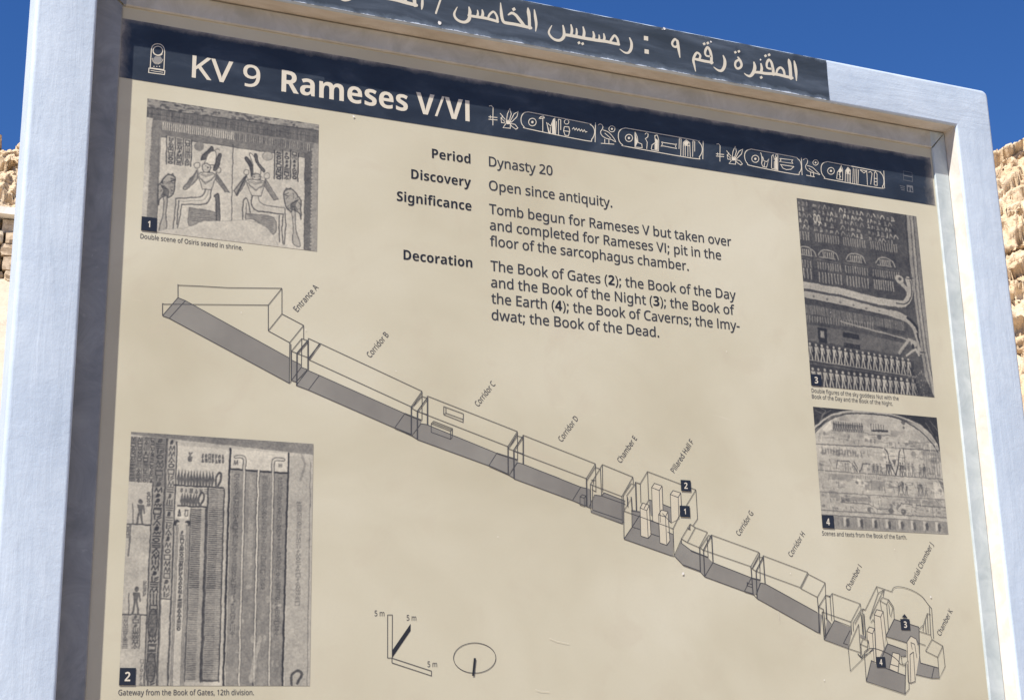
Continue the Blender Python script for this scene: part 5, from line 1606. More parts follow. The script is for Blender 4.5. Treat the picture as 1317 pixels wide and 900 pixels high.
        g = (g[y0, x0] * (1 - fx) + g[y0, np.minimum(x0 + 1, w_ - 1)] * fx) * (1 - fy) + (g[np.minimum(y0 + 1, h - 1), x0] * (1 - fx) + g[np.minimum(y0 + 1, h - 1), np.minimum(x0 + 1, w_ - 1)] * fx) * fy
        sh = lambda a, dy, dx: np.roll(np.roll(a, dy, 0), dx, 1)
        rel = g + 0.25 * wob(40, 51) * 0.3
        emb = sh(rel, 1, 1) - sh(rel, -1, -1)
        emb[:2], emb[-2:], emb[:, :2], emb[:, -2:] = 0, 0, 0, 0
        g = 0.5 + (g - 0.52) * gain - relief * emb
        g = g + 0.05 * wob(12, 61) + grain * (rng.random(g.shape) - .5) + grain * 1.6 * wob(130, 71)
        g = np.clip(g, 0, 1.08)
        g[1:-1, 1:-1] = (4 * g[1:-1, 1:-1] + 2 * (g[:-2, 1:-1] + g[2:, 1:-1] + g[1:-1, :-2] + g[1:-1, 2:]) + g[:-2, :-2] + g[:-2, 2:] + g[2:, :-2] + g[2:, 2:]) / 16
        rgb = DARK + (LIGHT - DARK) * g[..., None]
        rgb = np.clip(rgb, 0, 255) / 255
        l_ = np.where(rgb <= .04045, rgb / 12.92, ((rgb + .055) / 1.055) ** 2.4) * INK
        u0, u1, vt, vb = self.r
        # vertices sit on cell centres, edge rows stretched to the print's edge
        us = u0 + (np.linspace(0, 1, self.nx)) * (u1 - u0)
        vs_ = vt + (np.linspace(0, 1, self.ny)) * (vb - vt)
        U, W = np.meshgrid(us, vs_)
        co = np.stack([U, np.full_like(U, -D_PRINT), W + SIGN_Z], -1).reshape(-1, 3)
        j, i = np.mgrid[0:self.ny - 1, 0:self.nx - 1]
        b = (j * self.nx + i).ravel()
        F = np.stack([b, b + self.nx, b + self.nx + 1, b + 1], 1)
        me = bpy.data.meshes.new(name)
        me.vertices.add(len(co))
        me.vertices.foreach_set('co', co.ravel())
        me.loops.add(F.size)
        me.loops.foreach_set('vertex_index', F.ravel())
        me.polygons.add(len(F))
        me.polygons.foreach_set('loop_start', np.arange(0, F.size, 4))
        me.polygons.foreach_set('loop_total', np.full(len(F), 4))
        at_ = me.color_attributes.new('tone', 'FLOAT_COLOR', 'POINT')
        at_.data.foreach_set('color', np.concatenate([l_, np.ones_like(l_[..., :1])], -1).astype(np.float32).ravel())
        me.materials.append(m_photo)
        me.update(calc_edges=True)
        o = bpy.data.objects.new(name, me)
        COL.objects.link(o)
        o.parent = panel
        o['label'] = label


# 1 ---- two seated kings in a shrine
T = Tone(0.0, 0.2067, 0.1637, 0.0, 380, View(160, 110, 3.915), 0.56)
T.mottle(.06, 9, 1)
T.poly(T.st((0, 0), (1, 0), (1, .12), (0, .06)), .62)
for k in range(130):
    s = prng.random()
    s = s if prng.random() < .5 else .2 + .5 * s
    t = prng.uniform(.0, .075)
    T.ell((s * T.nx, t * T.ny), prng.uniform(1, 7), prng.uniform(1, 3.2), prng.uniform(.12, .4), .6)
T.poly(T.st((0, .075), (1, .05), (1, .155), (0, .16)), .36)
for k in range(105):
    s = k / 104
    T.line(T.st((s, .085), (s, .15)), .9, prng.uniform(.2, .62), .7)
T.line(T.st((0, .075), (1, .055)), 1.2, .2, .8)
T.line(T.st((0, .118), (1, .105)), .9, .2, .6)
T.poly(T.st((.055, .165), (.97, .16), (.97, .225), (.055, .23)), .46)
for k in range(74):
    s = .085 + k * .0118
    v = prng.uniform(.78, .9) if s < .50 else prng.uniform(.4, .7)
    T.line(T.st((s, .172), (s, .222)), 1.9, v, .85)
    T.line(T.st((s + .0055, .172), (s + .0055, .222)), .8, .2, .8)
T.poly(T.st((.055, .23), (.97, .225), (.97, .285), (.055, .28)), .45)
T.line(T.st((.06, .283), (.95, .283)), 1.1, .22, .9)
for k in range(60):
    T.ell((prng.uniform(.1, .95) * T.nx, prng.uniform(.225, .275) * T.ny), prng.uniform(.6, 2.5), 1.0, prng.uniform(.2, .7), .5)
# jambs
T.poly(T.st((0, .15), (.035, .15), (.035, .9), (0, .9)), .82)
T.poly(T.st((.035, .16), (.088, .16), (.092, 1), (.03, 1)), .5)
T.poly(T.st((.955, .2), (1, .2), (1, 1), (.955, 1)), .62)
T.poly(T.st((.915, .25), (.962, .22), (.966, 1), (.92, 1)), .36)
for k in range(26):
    t = .3 + k * .027
    T.ell((.962 * T.nx, t * T.ny), 1.2, 1.6, .9, .8)
    T.ell((.036 * T.nx, t * T.ny), 1, 1.6, .85, .5)
# inner wall
T.poly(T.st((.088, .285), (.918, .285), (.922, 1), (.09, 1)), .85)
T.mottle(.035, 7, 4)
c = T.c
T.line(c((549, 302), (540, 680)), 1.1, .25, .9)
T.line(c((176, 250), (165, 690)), 1.0, .35, .8)
T.line(c((910, 345), (906, 825)), 1.0, .3, .8)
for x0, x1, xe in ((215, 258, 0), (258, 299, 0), (299, 340, 0)):
    T.poly(c((x0, 258 + (x0 - 215) * .15), (x1, 258 + (x1 - 215) * .15), (x1 - 3, 398 + (x1 - 215) * .1), (x0 - 2, 398 + (x0 - 215) * .1)), .74, .9)
    T.signs(c((x0 + 2, 262 + (x0 - 215) * .15), (x1 - 2, 262 + (x1 - 215) * .15), (x1 - 5, 398 + (x1 - 215) * .1), (x0, 398 + (x0 - 215) * .1)), 7, .22, 1.3)
    T.line(c((x0, 258 + (x0 - 215) * .15), (x0 - 3, 400)), 1.1, .15)
T.line(c((340, 276), (336, 410)), 1.2, .15)
for x0, x1 in ((757, 798), (798, 837), (837, 875)):
    T.poly(c((x0, 330), (x1, 338), (x1, 486), (x0, 474)), .72, .9)
    T.signs(c((x0 + 2, 332), (x1 - 2, 340), (x1 - 2, 482), (x0 + 2, 472)), 7, .18, 1.4)
    T.line(c((x0, 328), (x0 - 1, 474)), 1.3, .12)
T.line(c((876, 342), (874, 487)), 1.3, .1)
E_c = lambda x, y, rx, ry, v, a=1.0: T.poly(c([(x + rx * math.cos(k * .3142), y + ry * math.sin(k * .3142)) for k in range(20)]), v, a)
R_c = lambda x, y, rx, ry, w, v, a=.85: T.line(c([(x + rx * math.cos(k * .3142), y + ry * math.sin(k * .3142)) for k in range(21)]), w, v, a)
E_c(377, 309, 25, 23, .5); E_c(722, 358, 25, 22, .72); R_c(722, 358, 25, 22, .8, .4)
OUT = .3


def fig(pts, val, w=1.0, out=OUT, a=1.0, oa=.9, sm=True):
    if len(pts) > 4 and sm:
        pts = [tuple(p) for p in smooth_pts(pts + [pts[0]], 4)][:-1]
    T.poly(c(pts), val, a)
    T.line(c(pts + [pts[0]]), w * 1.15, min(out, .34), oa)


# left king
fig([(388, 380), (398, 352), (430, 320), (440, 312), (450, 322), (440, 345), (408, 372)], .3, .9, .12)
fig([(404, 396), (420, 350), (445, 332), (462, 340), (458, 400)], .92, .9)
fig([(478, 346), (490, 352), (478, 400), (462, 430), (450, 424), (462, 380)], .3, .9, .12)
T.line(c((455, 330), (470, 322), (482, 330)), 1.1, .45)
R_c(368, 405, 15, 15, 1.0, .4); R_c(474, 429, 14, 14, 1.0, .4)
fig([(396, 402), (414, 394), (432, 404), (432, 426), (414, 440), (398, 432)], .84, .9)
T.ell(c((422, 414))[0], 2.2, 1.4, .15); T.line(c((430, 436), (434, 456)), 1.8, .2)
for k in range(16):
    E_c(prng.uniform(388, 440), prng.uniform(400, 450), 4, 4, prng.uniform(.3, .6), .35)
fig([(366, 430), (300, 515), (318, 523), (356, 488), (372, 462)], .66, 1.0, .3)
for k in range(5):
    T.line(c((362 - k * 2, 440 + k * 6), (305 + k * 5, 514 + k * 1)), .7, .32, .8)
fig([(466, 445), (530, 540), (508, 538), (462, 478)], .62, 1.0, .3)
for k in range(5):
    T.line(c((468, 452 + k * 4), (526 - k * 5, 540)), .7, .3, .8)
fig([(370, 452), (386, 440), (410, 438), (446, 442), (464, 456), (452, 486), (440, 526), (394, 526), (386, 488)], .84, 1.0, .36, sm=False)
for q_ in ([(374, 456), (410, 492)], [(460, 456), (412, 500)], [(410, 492), (440, 476), (470, 432)], [(412, 500), (384, 470), (368, 420)], [(392, 446), (412, 456), (438, 446)], [(386, 450), (412, 464), (444, 450)]):
    T.line(c(q_), 1.1, .4, .8)
T.line([tuple(p) for p in smooth_pts(c((262, 568), (370, 565), (402, 548), (412, 524)), 4)], 1.4, .32)
T.line([tuple(p) for p in smooth_pts(c((290, 600), (400, 600), (428, 575), (438, 530)), 4)], 1.5, .32)
T.line([tuple(p) for p in smooth_pts(c((275, 583), (385, 582), (415, 560), (424, 526)), 4)], 1.0, .6)
for p in ([(262, 568), (256, 640), (248, 722)], [(290, 600), (284, 650), (268, 716)], [(276, 580), (266, 700)]):
    T.line(c(p), 1.4, .36)
fig([(328, 618), (462, 640), (470, 682), (395, 682), (326, 706)], .62, .8, .35)
for k in range(7):
    T.line(c((330, 626 + k * 9), (400, 632 + k * 9), (465, 644 + k * 7)), 1.0, prng.uniform(.22, .4), .8)
fig([(450, 560), (462, 550), (478, 560), (482, 680), (464, 680), (462, 580)], .36, 1.0, .15)
# right king
fig([(640, 458), (628, 400), (606, 372), (616, 364), (640, 392), (655, 452)], .3, .9, .12)
fig([(648, 455), (648, 400), (630, 352), (640, 346), (668, 380), (688, 430), (676, 462)], .92, .9)
fig([(656, 348), (668, 350), (676, 390), (708, 428), (700, 438), (664, 390)], .34, .9, .12)
R_c(614, 438, 13, 13, 1.0, .45); R_c(719, 458, 14, 14, 1.0, .45)
fig([(646, 450), (664, 444), (684, 454), (686, 472), (664, 482), (648, 472)], .82, .9)
T.ell(c((656, 462))[0], 2.2, 1.4, .15); T.line(c((648, 482), (644, 500)), 1.8, .2)
for k in range(16):
    E_c(prng.uniform(635, 700), prng.uniform(440, 485), 5, 4, prng.uniform(.25, .55), .4)
fig([(615, 450), (552, 530), (570, 555), (604, 500)], .6, 1.0, .28)
T.line(c((612, 458), (566, 552)), 2.0, .2, .8)
fig([(712, 472), (774, 575), (752, 578), (702, 500)], .66, 1.0, .3)
for k in range(4):
    T.line(c((708, 480 + k * 6), (768 - k * 6, 576)), .7, .32, .8)
fig([(610, 484), (630, 474), (660, 476), (696, 480), (712, 490), (700, 520), (688, 560), (640, 556), (628, 518)], .84, 1.0, .36, sm=False)
for q_ in ([(614, 488), (662, 528)], [(708, 490), (662, 534)], [(662, 528), (694, 512), (716, 470)], [(662, 534), (632, 506), (614, 452)], [(636, 482), (662, 492), (692, 486)], [(630, 487), (660, 500), (698, 490)]):
    T.line(c(q_), 1.1, .4, .8)
T.line([tuple(p) for p in smooth_pts(c((642, 558), (640, 600), (660, 630), (720, 640), (800, 650)), 4)], 1.6, .3)
T.line([tuple(p) for p in smooth_pts(c((676, 562), (684, 590), (720, 606), (806, 618)), 4)], 1.2, .42)
for p in ([(800, 650), (792, 720), (800, 800)], [(780, 655), (778, 720), (782, 790)], [(808, 622), (812, 700), (806, 800)]):
    T.line(c(p), 1.4, .3)
T.line([tuple(p) for p in smooth_pts(c((596, 682), (598, 590), (606, 572), (620, 575), (634, 640)), 4)], 1.5, .35)
T.line(c((612, 684), (614, 592)), 1.2, .45)
fig([(612, 645), (752, 668), (752, 752), (660, 680), (610, 672)], .64, .8, .35)
for k in range(9):
    T.line(c((616 + k * 10, 650 + k * 8), (750, 668 + k * 9)), .9, .34, .75)
# attendants
for ox, oy, m in ((0, 0, 1), (1062, 72, -1)):
    q = lambda pts: [(ox + m * x, oy + y) for x, y in pts]
    fig(q([(172, 508), (200, 470), (222, 452), (255, 462), (256, 500), (246, 545), (222, 566), (208, 560), (180, 575), (172, 602)]), .68, 1.2, .22)
    T.line(c(q([(236, 470), (258, 478), (238, 486)])), 1.2, .25)
    for k in range(5):
        T.line([tuple(p) for p in smooth_pts(c(q([(184 + k * 6, 500 + k * 4), (200 + k * 6, 530), (188 + k * 8, 560)])), 4)], 1.1, .25, .8)
    fig(q([(200, 566), (218, 560), (212, 640), (214, 722), (176, 736), (198, 650)]), .72, 1.0, .36)
    for k in range(26):
        a0 = (prng.uniform(182, 246), prng.uniform(478, 556))
        T.line(c(q([a0, (a0[0] + prng.uniform(-14, 14), a0[1] + prng.uniform(-12, 16))])), 1.0, prng.uniform(.15, .4), .75)
    T.line(c(q([(224, 452), (222, 446), (236, 452), (246, 446), (252, 462)])), 1.2, .3)
# plaster patch over the lower part
plast = [(160, 742), (210, 724), (300, 720), (352, 704), (400, 684), (470, 684), (540, 682), (610, 678), (660, 688), (720, 716), (752, 760), (772, 806), (770, 830), (560, 830), (160, 770)]
T.poly(c(plast), .84)
T.line(c(plast[:12]), .9, .6, .7)
T.mottle(.025, 30, 7)
T.mottle(.02, 90, 2, 2)
T.build('photograph', 'photograph of two seated figures in a shrine', gain=1.1, relief=.45)

# 2 ---- gateway covered in columns of signs
T = Tone(-0.0001, 0.2060, -0.2338, -0.5050, 400, View(140, 540, 2.5), 0.78)
S = T.st
T.mottle(.05, 6, 3)


def col(s0, s1, t0, t1, bg=None, rows=None, val=.2, w=1.1, a=.85, edge=None):
    if bg is not None:
        T.poly(S((s0, t0), (s1, t0), (s1, t1), (s0, t1)), bg, .9)
    if rows:
        T.signs(S((s0, t0), (s1, t0), (s1, t1), (s0, t1)), rows, val, w, a)
    if edge is not None:
        T.line(S((s1, t0), (s1, t1)), 1.1, edge)


T.poly(S((0, 0), (1, 0), (1, .05), (0, .012)), .5)
for k in range(40):
    T.ell((prng.random() * T.nx, prng.uniform(0, .03) * T.ny), prng.uniform(2, 12), prng.uniform(1, 4), prng.uniform(.35, .6), .4)
for k in range(4):
    col(.0 + k * .034, .034 + k * .034, .02, .205, .6, 13, .18, 1.0, .9, .2)
# tall sign columns on the left
col(.128, .19, .02, 1.0, .60, 44, .14, 1.35, .95, .15)
T.poly(S((.128, .02), (.19, .02), (.19, .22), (.128, .22)), .3, .45)
T.line(S((.128, .2), (.128, 1.0)), 1.2, .2)
col(.196, .245, .02, .66, .70, 26, .2, 1.2, .9, None)
T.line(S((.196, .02), (.196, 1.0)), 1.2, .25)
T.line(S((.247, .03), (.247, 1.0)), 1.3, .2)
T.line(S((.196, .665), (.247, .665)), 1.3, .2)
for t in (.76, .93):
    T.poly(S((.135, t - .05), (.183, t - .05), (.183, t + .05), (.135, t + .05)), .32, .7)
    T.ring((.159 * T.nx, t * T.ny), .024 * T.nx, .055 * T.ny, 1.2, .18)
# two small standing figures
for t, h in ((.372, .1), (.727, .11)):
    p = (.068 * T.nx, t * T.ny)
    T.walker(p, h * T.ny, .25, 2.2)
    T.walker((p[0] + 1, p[1]), h * T.ny * .98, .35, 1.6)
    T.line(S((.0, t + .003), (.122, t + .003)), 1.6, .2)
    T.line(S((.035, t), (.03, t - .08)), 1.2, .35)
    T.signs(S((.098, t - .13), (.122, t - .13), (.122, t - .07), (.098, t - .07)), 4, .3, 1.0)
T.line(S((.024, .375), (.02, .50)), 2.0, .35)
T.signs(S((.0, .375), (.02, .375), (.02, .43), (.0, .43)), 4, .25, 1.0)
col(.005, .04, .73, .86, None, 8, .35, 1.0, .8)
col(.05, .095, .73, .86, .68, 8, .25, 1.2, .85, .3)
col(.1, .125, .9, 1, None, 6, .4, 1.0, .8)
T.mottle(.03, 12, 8)
# pale centre with signs and spikes
T.poly(S((.25, .045), (.53, .05), (.53, .15), (.25, .145)), .88)
T.signs(S((.305, .07), (.335, .07), (.335, .11), (.305, .11)), 4, .3, 1.1)
for k in range(7):
    T.signs(S((.38 + k * .018, .072), (.396 + k * .018, .072), (.396 + k * .018, .11), (.38 + k * .018, .11)), 2, .3, 1.1)


def spikes(s0, s1, n_, tb, tt):
    for k in range(n_):
        s = s0 + (s1 - s0) * k / (n_ - 1)
        T.poly(S((s - .005, tb), (s - .009, (tb + tt) / 2 + .008), (s, tt), (s + .009, (tb + tt) / 2 + .008), (s + .005, tb)), .28, .9)
    T.line(S((s0 - .02, tb + .004), (s1 + .06, tb + .004)), 2.0, .18)


T.poly(S((.25, .145), (.53, .15), (.53, .21), (.25, .21)), .84)
spikes(.262, .445, 12, .205, .142)
T.line([tuple(p) for p in smooth_pts(S((.468, .208), (.462, .175), (.475, .150), (.49, .155), (.487, .185), (.47, .208)), 4)], 2.4, .3)
for k in range(6):
    T.signs(S((.27 + k * .026, .218), (.29 + k * .026, .218), (.29 + k * .026, .24), (.27 + k * .026, .24)), 1, .3, 1.1)
T.poly(S((.255, .245), (.42, .245), (.42, .295), (.255, .295)), .82)
spikes(.285, .36, 6, .288, .235)
T.line([tuple(p) for p in smooth_pts(S((.378, .288), (.372, .262), (.385, .235), (.4, .24), (.396, .268), (.382, .288)), 4)], 2.4, .28)
T.line(S((.42, .21), (.42, .30)), 1.4, .25)
# ladder-like columns
for s0, s1, t0 in ((.335, .415, .30), (.425, .51, .215)):
    T.poly(S((s0, t0), (s1, t0), (s1, .985), (s0, .985)), .66)
    n_ = int((.985 - t0) * 118)
    for k in range(n_):
        t = t0 + .004 + k / 118
        dk = .16 if .3 < t < .62 else .36
        T.line(S((s0 + .008, t), (s0 + .052, t)), 1.5, dk + prng.uniform(0, .14), .9)
        if s0 > .4:
            T.line(S((s0 + .058, t), (s1 - .006, t + prng.uniform(-.002, .002))), 1.0, dk + .12, .8)
    T.line(S((s1, t0), (s1, .985)), 1.6, .2)
    T.line(S((s0, t0), (s0, .985)), 1.2, .3)
T.line(S((.418, .3), (.418, .98)), 2.2, .22)
T.line(S((.425, .98), (.51, .98)), 2, .2)
# tall door leaf with inner column
T.poly(S((.252, .295), (.328, .295), (.328, 1), (.252, 1)), .76)
T.poly(S((.255, .3), (.326, .3), (.326, .345), (.255, .345)), .9)
T.signs(S((.262, .305), (.286, .305), (.286, .335), (.262, .335)), 1, .15, 1.6)
T.signs(S((.3, .305), (.324, .305), (.324, .335), (.3, .335)), 1, .25, 1.2)
for s in (.262, .322):
    T.ell((s * T.nx, .362 * T.ny), 6.5, 6, .14)
    T.ell((s * T.nx + (3 if s < .3 else -3), .367 * T.ny), 3.5, 3.5, .72)
T.poly(S((.27, .36), (.314, .36), (.314, 1), (.27, 1)), .80)
for s in (.252, .262, .27, .314, .322, .33):
    T.line(S((s, .37), (s, 1)), 1.0, .35, .85)
T.signs(S((.278, .39), (.308, .39), (.308, .79), (.278, .79)), 22, .2, 1.3)
# grey leaves with pale serpents
T.poly(S((.53, .045), (.86, .05), (.86, .135), (.53, .13)), .9)
T.poly(S((.545, .135), (.685, .135), (.69, 1), (.545, 1)), .55)
T.poly(S((.705, .13), (.855, .13), (.85, 1), (.70, 1)), .55)
for k in range(220):
    s, t = prng.uniform(.55, .85), prng.uniform(.14, .98)
    T.line(S((s, t), (s + prng.uniform(-.004, .004), t + prng.uniform(.01, .05))), prng.uniform(.8, 2.2), prng.uniform(.42, .70), .4)
T.mottle(.03, 16, 9)
T.line(S((.535, .045), (.535, 1)), 2.6, .12)
T.line(S((.86, .05), (.855, .4), (.85, 1)), 2.4, .14)
T.line(S((.54, .13), (.69, .133)), 2.4, .15)
T.line(S((.705, .133), (.858, .133)), 2.4, .15)
T.line(S((.688, .13), (.692, 1)), 1.6, .2)
T.line(S((.70, .13), (.70, .97)), 1.4, .22)
T.line(S((.694, .13), (.696, .97)), 2.2, .9)
for s, hs in ((.615, .565), (.775, .83)):
    dirn = 1 if hs > s else -1
    T.line([tuple(p) for p in smooth_pts(S((hs, .078), (s + dirn * .02, .076), (s, .088), (s, .13)), 4)], 4.6, .3)
    T.line([tuple(p) for p in smooth_pts(S((hs, .078), (s + dirn * .02, .076), (s, .088), (s, .13)), 4)], 2.8, .85)
    T.line(S((s - .004, .1), (s - .004, 1)), 1.0, .28)
    T.line(S((s + .007, .13), (s + .007, 1)), 1.0, .28)
    T.line(S((s, .1), (s + .002, 1)), 2.2, .84)
T.signs(S((.55, .09), (.585, .09), (.585, .115), (.55, .115)), 1, .3, 1.2)
T.signs(S((.8, .095), (.83, .095), (.83, .11), (.8, .11)), 1, .3, 1.0)
for s0, t1, rows, v in ((.555, .80, 46, .22), (.638, .62, 34, .70), (.712, .62, 34, .28), (.795, .80, 46, .26)):
    T.signs(S((s0, .15), (s0 + .04, .15), (s0 + .04, t1), (s0, t1)), rows, v, 1.1, .7)
    T.signs(S((s0 + .002, .152), (s0 + .042, .152), (s0 + .042, t1), (s0 + .002, t1)), rows, .62, .7, .4)
for k in range(26):
    p = (prng.uniform(.55, .85) * T.nx, prng.uniform(.6, .97) * T.ny)
    T.ell(p, prng.uniform(1.5, 7), prng.uniform(1.5, 9), prng.uniform(.6, .8), .65)
T.poly(S((.685, .9), (.72, .8), (.735, .81), (.71, .9), (.70, .985), (.672, .99)), .78, .7)
# pale wall at the right
T.poly(S((.868, .06), (1, .06), (1, 1), (.862, 1)), .74)
T.signs(S((.905, .25), (.945, .25), (.945, .68), (.905, .68)), 26, .34, 1.0, .6)
T.line(S((.985, .08), (.985, 1)), 1.0, .45)
T.line(S((.93, .05), (.955, .09), (.93, .16)), 3.0, .5, .6)
T.line([tuple(p) for p in smooth_pts(S((.9, .995), (.9, .96), (.93, .94), (.955, .955), (.93, .99)), 4)], 3.0, .28)
T.mottle(.035, 5, 11)
T.mottle(.03, 60, 12, 3)
T.build('photograph', 'tall photograph of carved columns of signs', gain=1.08)

# 3 ---- painted ceiling with rows of small figures
T = Tone(0.9, 1.1073, 0.1634, -0.1080, 340, View(1010, 240, 3.104), 0.25)
S = T.st
T.mottle(.05, 8, 3)
for s0, s1 in ((.0, .09), (.115, .315), (.335, .53), (.56, .80)):
    for t in (.035, .068, .10, .133, .165):
        s = s0 + .01
        while s < s1 - .012:
            w_ = prng.uniform(.02, .045)
            x, y, h = s * T.nx, (t + s * .02) * T.ny, .022 * T.ny
            v = prng.uniform(.5, .78)
            kind = prng.randrange(4)
            if kind == 0:
                T.line([tuple(p) for p in smooth_pts([(x, y), (x + w_ * T.nx * .4, y - h * .9), (x + w_ * T.nx * .8, y - h * .2)], 4)], 2.0, v, .85)
            elif kind == 1:
                T.ell((x + 2, y - h * .8), 1.8, 1.8, v)
                T.poly([(x - 1, y), (x + 1, y - h * .7), (x + 4, y - h * .7), (x + 6, y)], v, .85)
            elif kind == 2:
                T.line([(x, y), (x + w_ * T.nx * .7, y - 1)], 1.6, v, .8)
                T.line([(x + 2, y), (x + 3, y - h)], 1.6, v, .85)
                T.line([(x + w_ * T.nx * .55, y), (x + w_ * T.nx * .5, y - h * .8)], 1.6, v, .85)
            else:
                T.poly([(x, y), (x + 2, y - h * .8), (x + w_ * T.nx * .7, y - h * .6), (x + w_ * T.nx * .8, y - 1)], v, .75)
                T.line([(x, y - h * .3), (x + w_ * T.nx * .7, y - h * .3)], .9, .25, .7)
            s += w_ + .006
        T.line(T.st((s0, t + s0 * .02 + .004), (s1, t + s1 * .02 + .004)), .8, .36, .6)
for k in range(120):
    T.ell((prng.uniform(0, .86) * T.nx, prng.uniform(0, .45) * T.ny), prng.uniform(1, 4), prng.uniform(1, 3), prng.uniform(.05, .3), .35)
for s0 in (.0, .105, .31, .53):
    T.line(S((s0 + .09, .0), (s0 + .095, .42)), 1.4, .16)
for s in (.14, .17):
    T.ell((s * T.nx, .1 * T.ny), 5, 11, .75); T.ell((s * T.nx, .1 * T.ny), 2.5, 7, .3)


def figs(s0, s1, t, h, n_, val=.7, w=1.5, walk=False, jit=.04):
    for k in range(n_):
        s = s0 + (s1 - s0) * (k + .5) / n_
        v = val + prng.uniform(-jit, jit)
        if walk:
            T.walker((s * T.nx, t * T.ny), h * T.ny, v, w, 0.03)
        else:
            x, y, hh = s * T.nx, t * T.ny, h * T.ny
            T.line([(x, y - hh), (x + prng.uniform(-1, 1), y)], w, v, .85)
            T.ell((x, y - hh), w * .9, w * .9, v, .85)


for s0, s1 in ((.0, .085), (.125, .325), (.35, .545), (.575, .81)):
    n_ = max(3, int((s1 - s0) * 52))
    figs(s0, s1, .225, .04, n_, .62, 1.6)
    figs(s0, s1, .375, .035, n_, .6, 1.7)
    figs(s0, s1 - (.06 if s0 > .5 else 0), .445 - (0.01 if s0 < .1 else 0), .05, max(3, int(n_ * .8)), .66, 1.8)
    sm = (s0 + s1) / 2
    T.line([tuple(p) for p in smooth_pts(S((sm - .08, .30), (sm - .05, .272), (sm, .265), (sm + .06, .278), (sm + .08, .31)), 4)], 1.8, .62)
    figs(sm - .05, sm + .05, .305, .025, 6, .72, 1.8)
    T.line(S((sm - .07, .31), (sm + .05, .31)), 2, .55)
    T.line(S((s0, .325), (s1, .33)), .9, .4)
# sky goddess: two long pale bodies meeting, arms curving at the right
T.poly([tuple(p) for p in S((0, .452), (.3, .462), (.62, .49), (.78, .495), (.8, .53), (.6, .53), (.3, .502), (0, .49))], .70)
T.poly([tuple(p) for p in S((0, .505), (.3, .515), (.6, .545), (.8, .56), (.86, .6), (.84, .61), (.7, .585), (.3, .555), (0, .54))], .66)
T.line([tuple(p) for p in smooth_pts(S((0, .497), (.3, .508), (.6, .537), (.78, .545)), 5)], 1.6, .25)
T.line(S((0, .543), (.3, .558), (.7, .588)), 1.4, .15)
T.line(S((0, .452), (.3, .462), (.62, .49)), 1.2, .25)
for k in range(7):
    T.ell(((.08 + k * .105) * T.nx, (.528 + k * .007) * T.ny), 3.0, 2.6, .35, .8)
for k in range(40):
    T.ell((k / 50 * T.nx, (.478 + k * .0009) * T.ny), 1.0, 1.0, .5, .7)
up_ = [tuple(p) for p in smooth_pts(S((.74, .51), (.82, .505), (.865, .47), (.885, .42), (.875, .37)), 5)]
T.line(up_, 11, .68)
T.line([(x + 5, y) for x, y in up_], 1.6, .12)
T.ell((.80 * T.nx, .375 * T.ny), 12, 11, .66); T.ell((.805 * T.nx, .372 * T.ny), 5, 4, .25)
T.line(S((.82, .4), (.86, .43)), 7, .64)
dn = [tuple(p) for p in smooth_pts(S((.7, .565), (.8, .58), (.88, .625), (.915, .7), (.915, .76)), 5)]
T.line(dn, 10, .64)
T.line([(x + 7, y - 1) for x, y in dn[6:]], 5, .10)
T.poly(S((.90, .66), (.945, .66), (.95, .74), (.93, .76), (.915, .72)), .1)
# striped frieze, grey field with dark boxes
for k in range(74):
    s = k / 92
    t = .575 + s * .045
    T.line(S((s, t), (s + .003, t + .045)), 1.3, prng.uniform(.35, .66), .85)
T.poly(S((0, .635), (.3, .64), (.85, .69), (.85, .7), (0, .655)), .3)
figs(0, .55, .665, .03, 26, .55, 1.6)
T.line(S((.28, .645), (.9, .71)), 2.2, .62)
T.poly(S((0, .68), (.3, .69), (.8, .725), (.72, .79), (.3, .775), (0, .765)), .36)
for q in (((.09, .69), (.16, .692), (.16, .77), (.09, .768)), ((.29, .70), (.42, .705), (.42, .732), (.29, .728)), ((.29, .755), (.42, .76), (.42, .785), (.29, .78))):
    T.poly(S(*q), .1)
T.poly(S((.108, .705), (.138, .707), (.138, .745), (.108, .743)), .55)
for k in range(300):
    s, t = prng.uniform(.0, .8), prng.uniform(.68, .78)
    T.ell((s * T.nx, t * T.ny), .9, .9, prng.uniform(.25, .55), .5)
T.line(S((.74, .78), (.83, .7), (.9, .72)), 5, .6)
T.ell((.87 * T.nx, .72 * T.ny), 9, 8, .62); T.ell((.86 * T.nx, .735 * T.ny), 4, 6, .1)
T.line(S((.8, .79), (.88, .75), (.9, .78)), 4, .66)
# the two marching rows
T.poly(S((0, .775), (.85, .815), (.85, .905), (0, .88)), .14)
for k in range(80):
    s = k / 90
    T.line(S((s, .865 + s * .03), (s, .893 + s * .03)), .8, .34, .6)
    T.line(S((s, .778 + s * .035), (s, .796 + s * .035)), .7, .3, .6)
for k in range(18):
    s = .015 + k * .0465
    T.walker((s * T.nx, (.862 + s * .036) * T.ny), .088 * T.ny, .76 + prng.uniform(-.05, .04), 2.2, .03)
T.line(S((0, .866), (.86, .9)), 1.4, .6)
T.poly(S((0, .89), (.86, .915), (.9, 1), (0, 1)), .16)
for k in range(18):
    s = .02 + k * .0475
    T.walker((s * T.nx, (1.0 + s * .012) * T.ny), .098 * T.ny, .72 + prng.uniform(-.05, .05), 2.4, .03)
for k in range(120):
    s, t = prng.uniform(.78, .95), prng.uniform(.86, 1)
    T.ell((s * T.nx, t * T.ny), 1.3, 2.2, prng.uniform(.2, .75), .6)
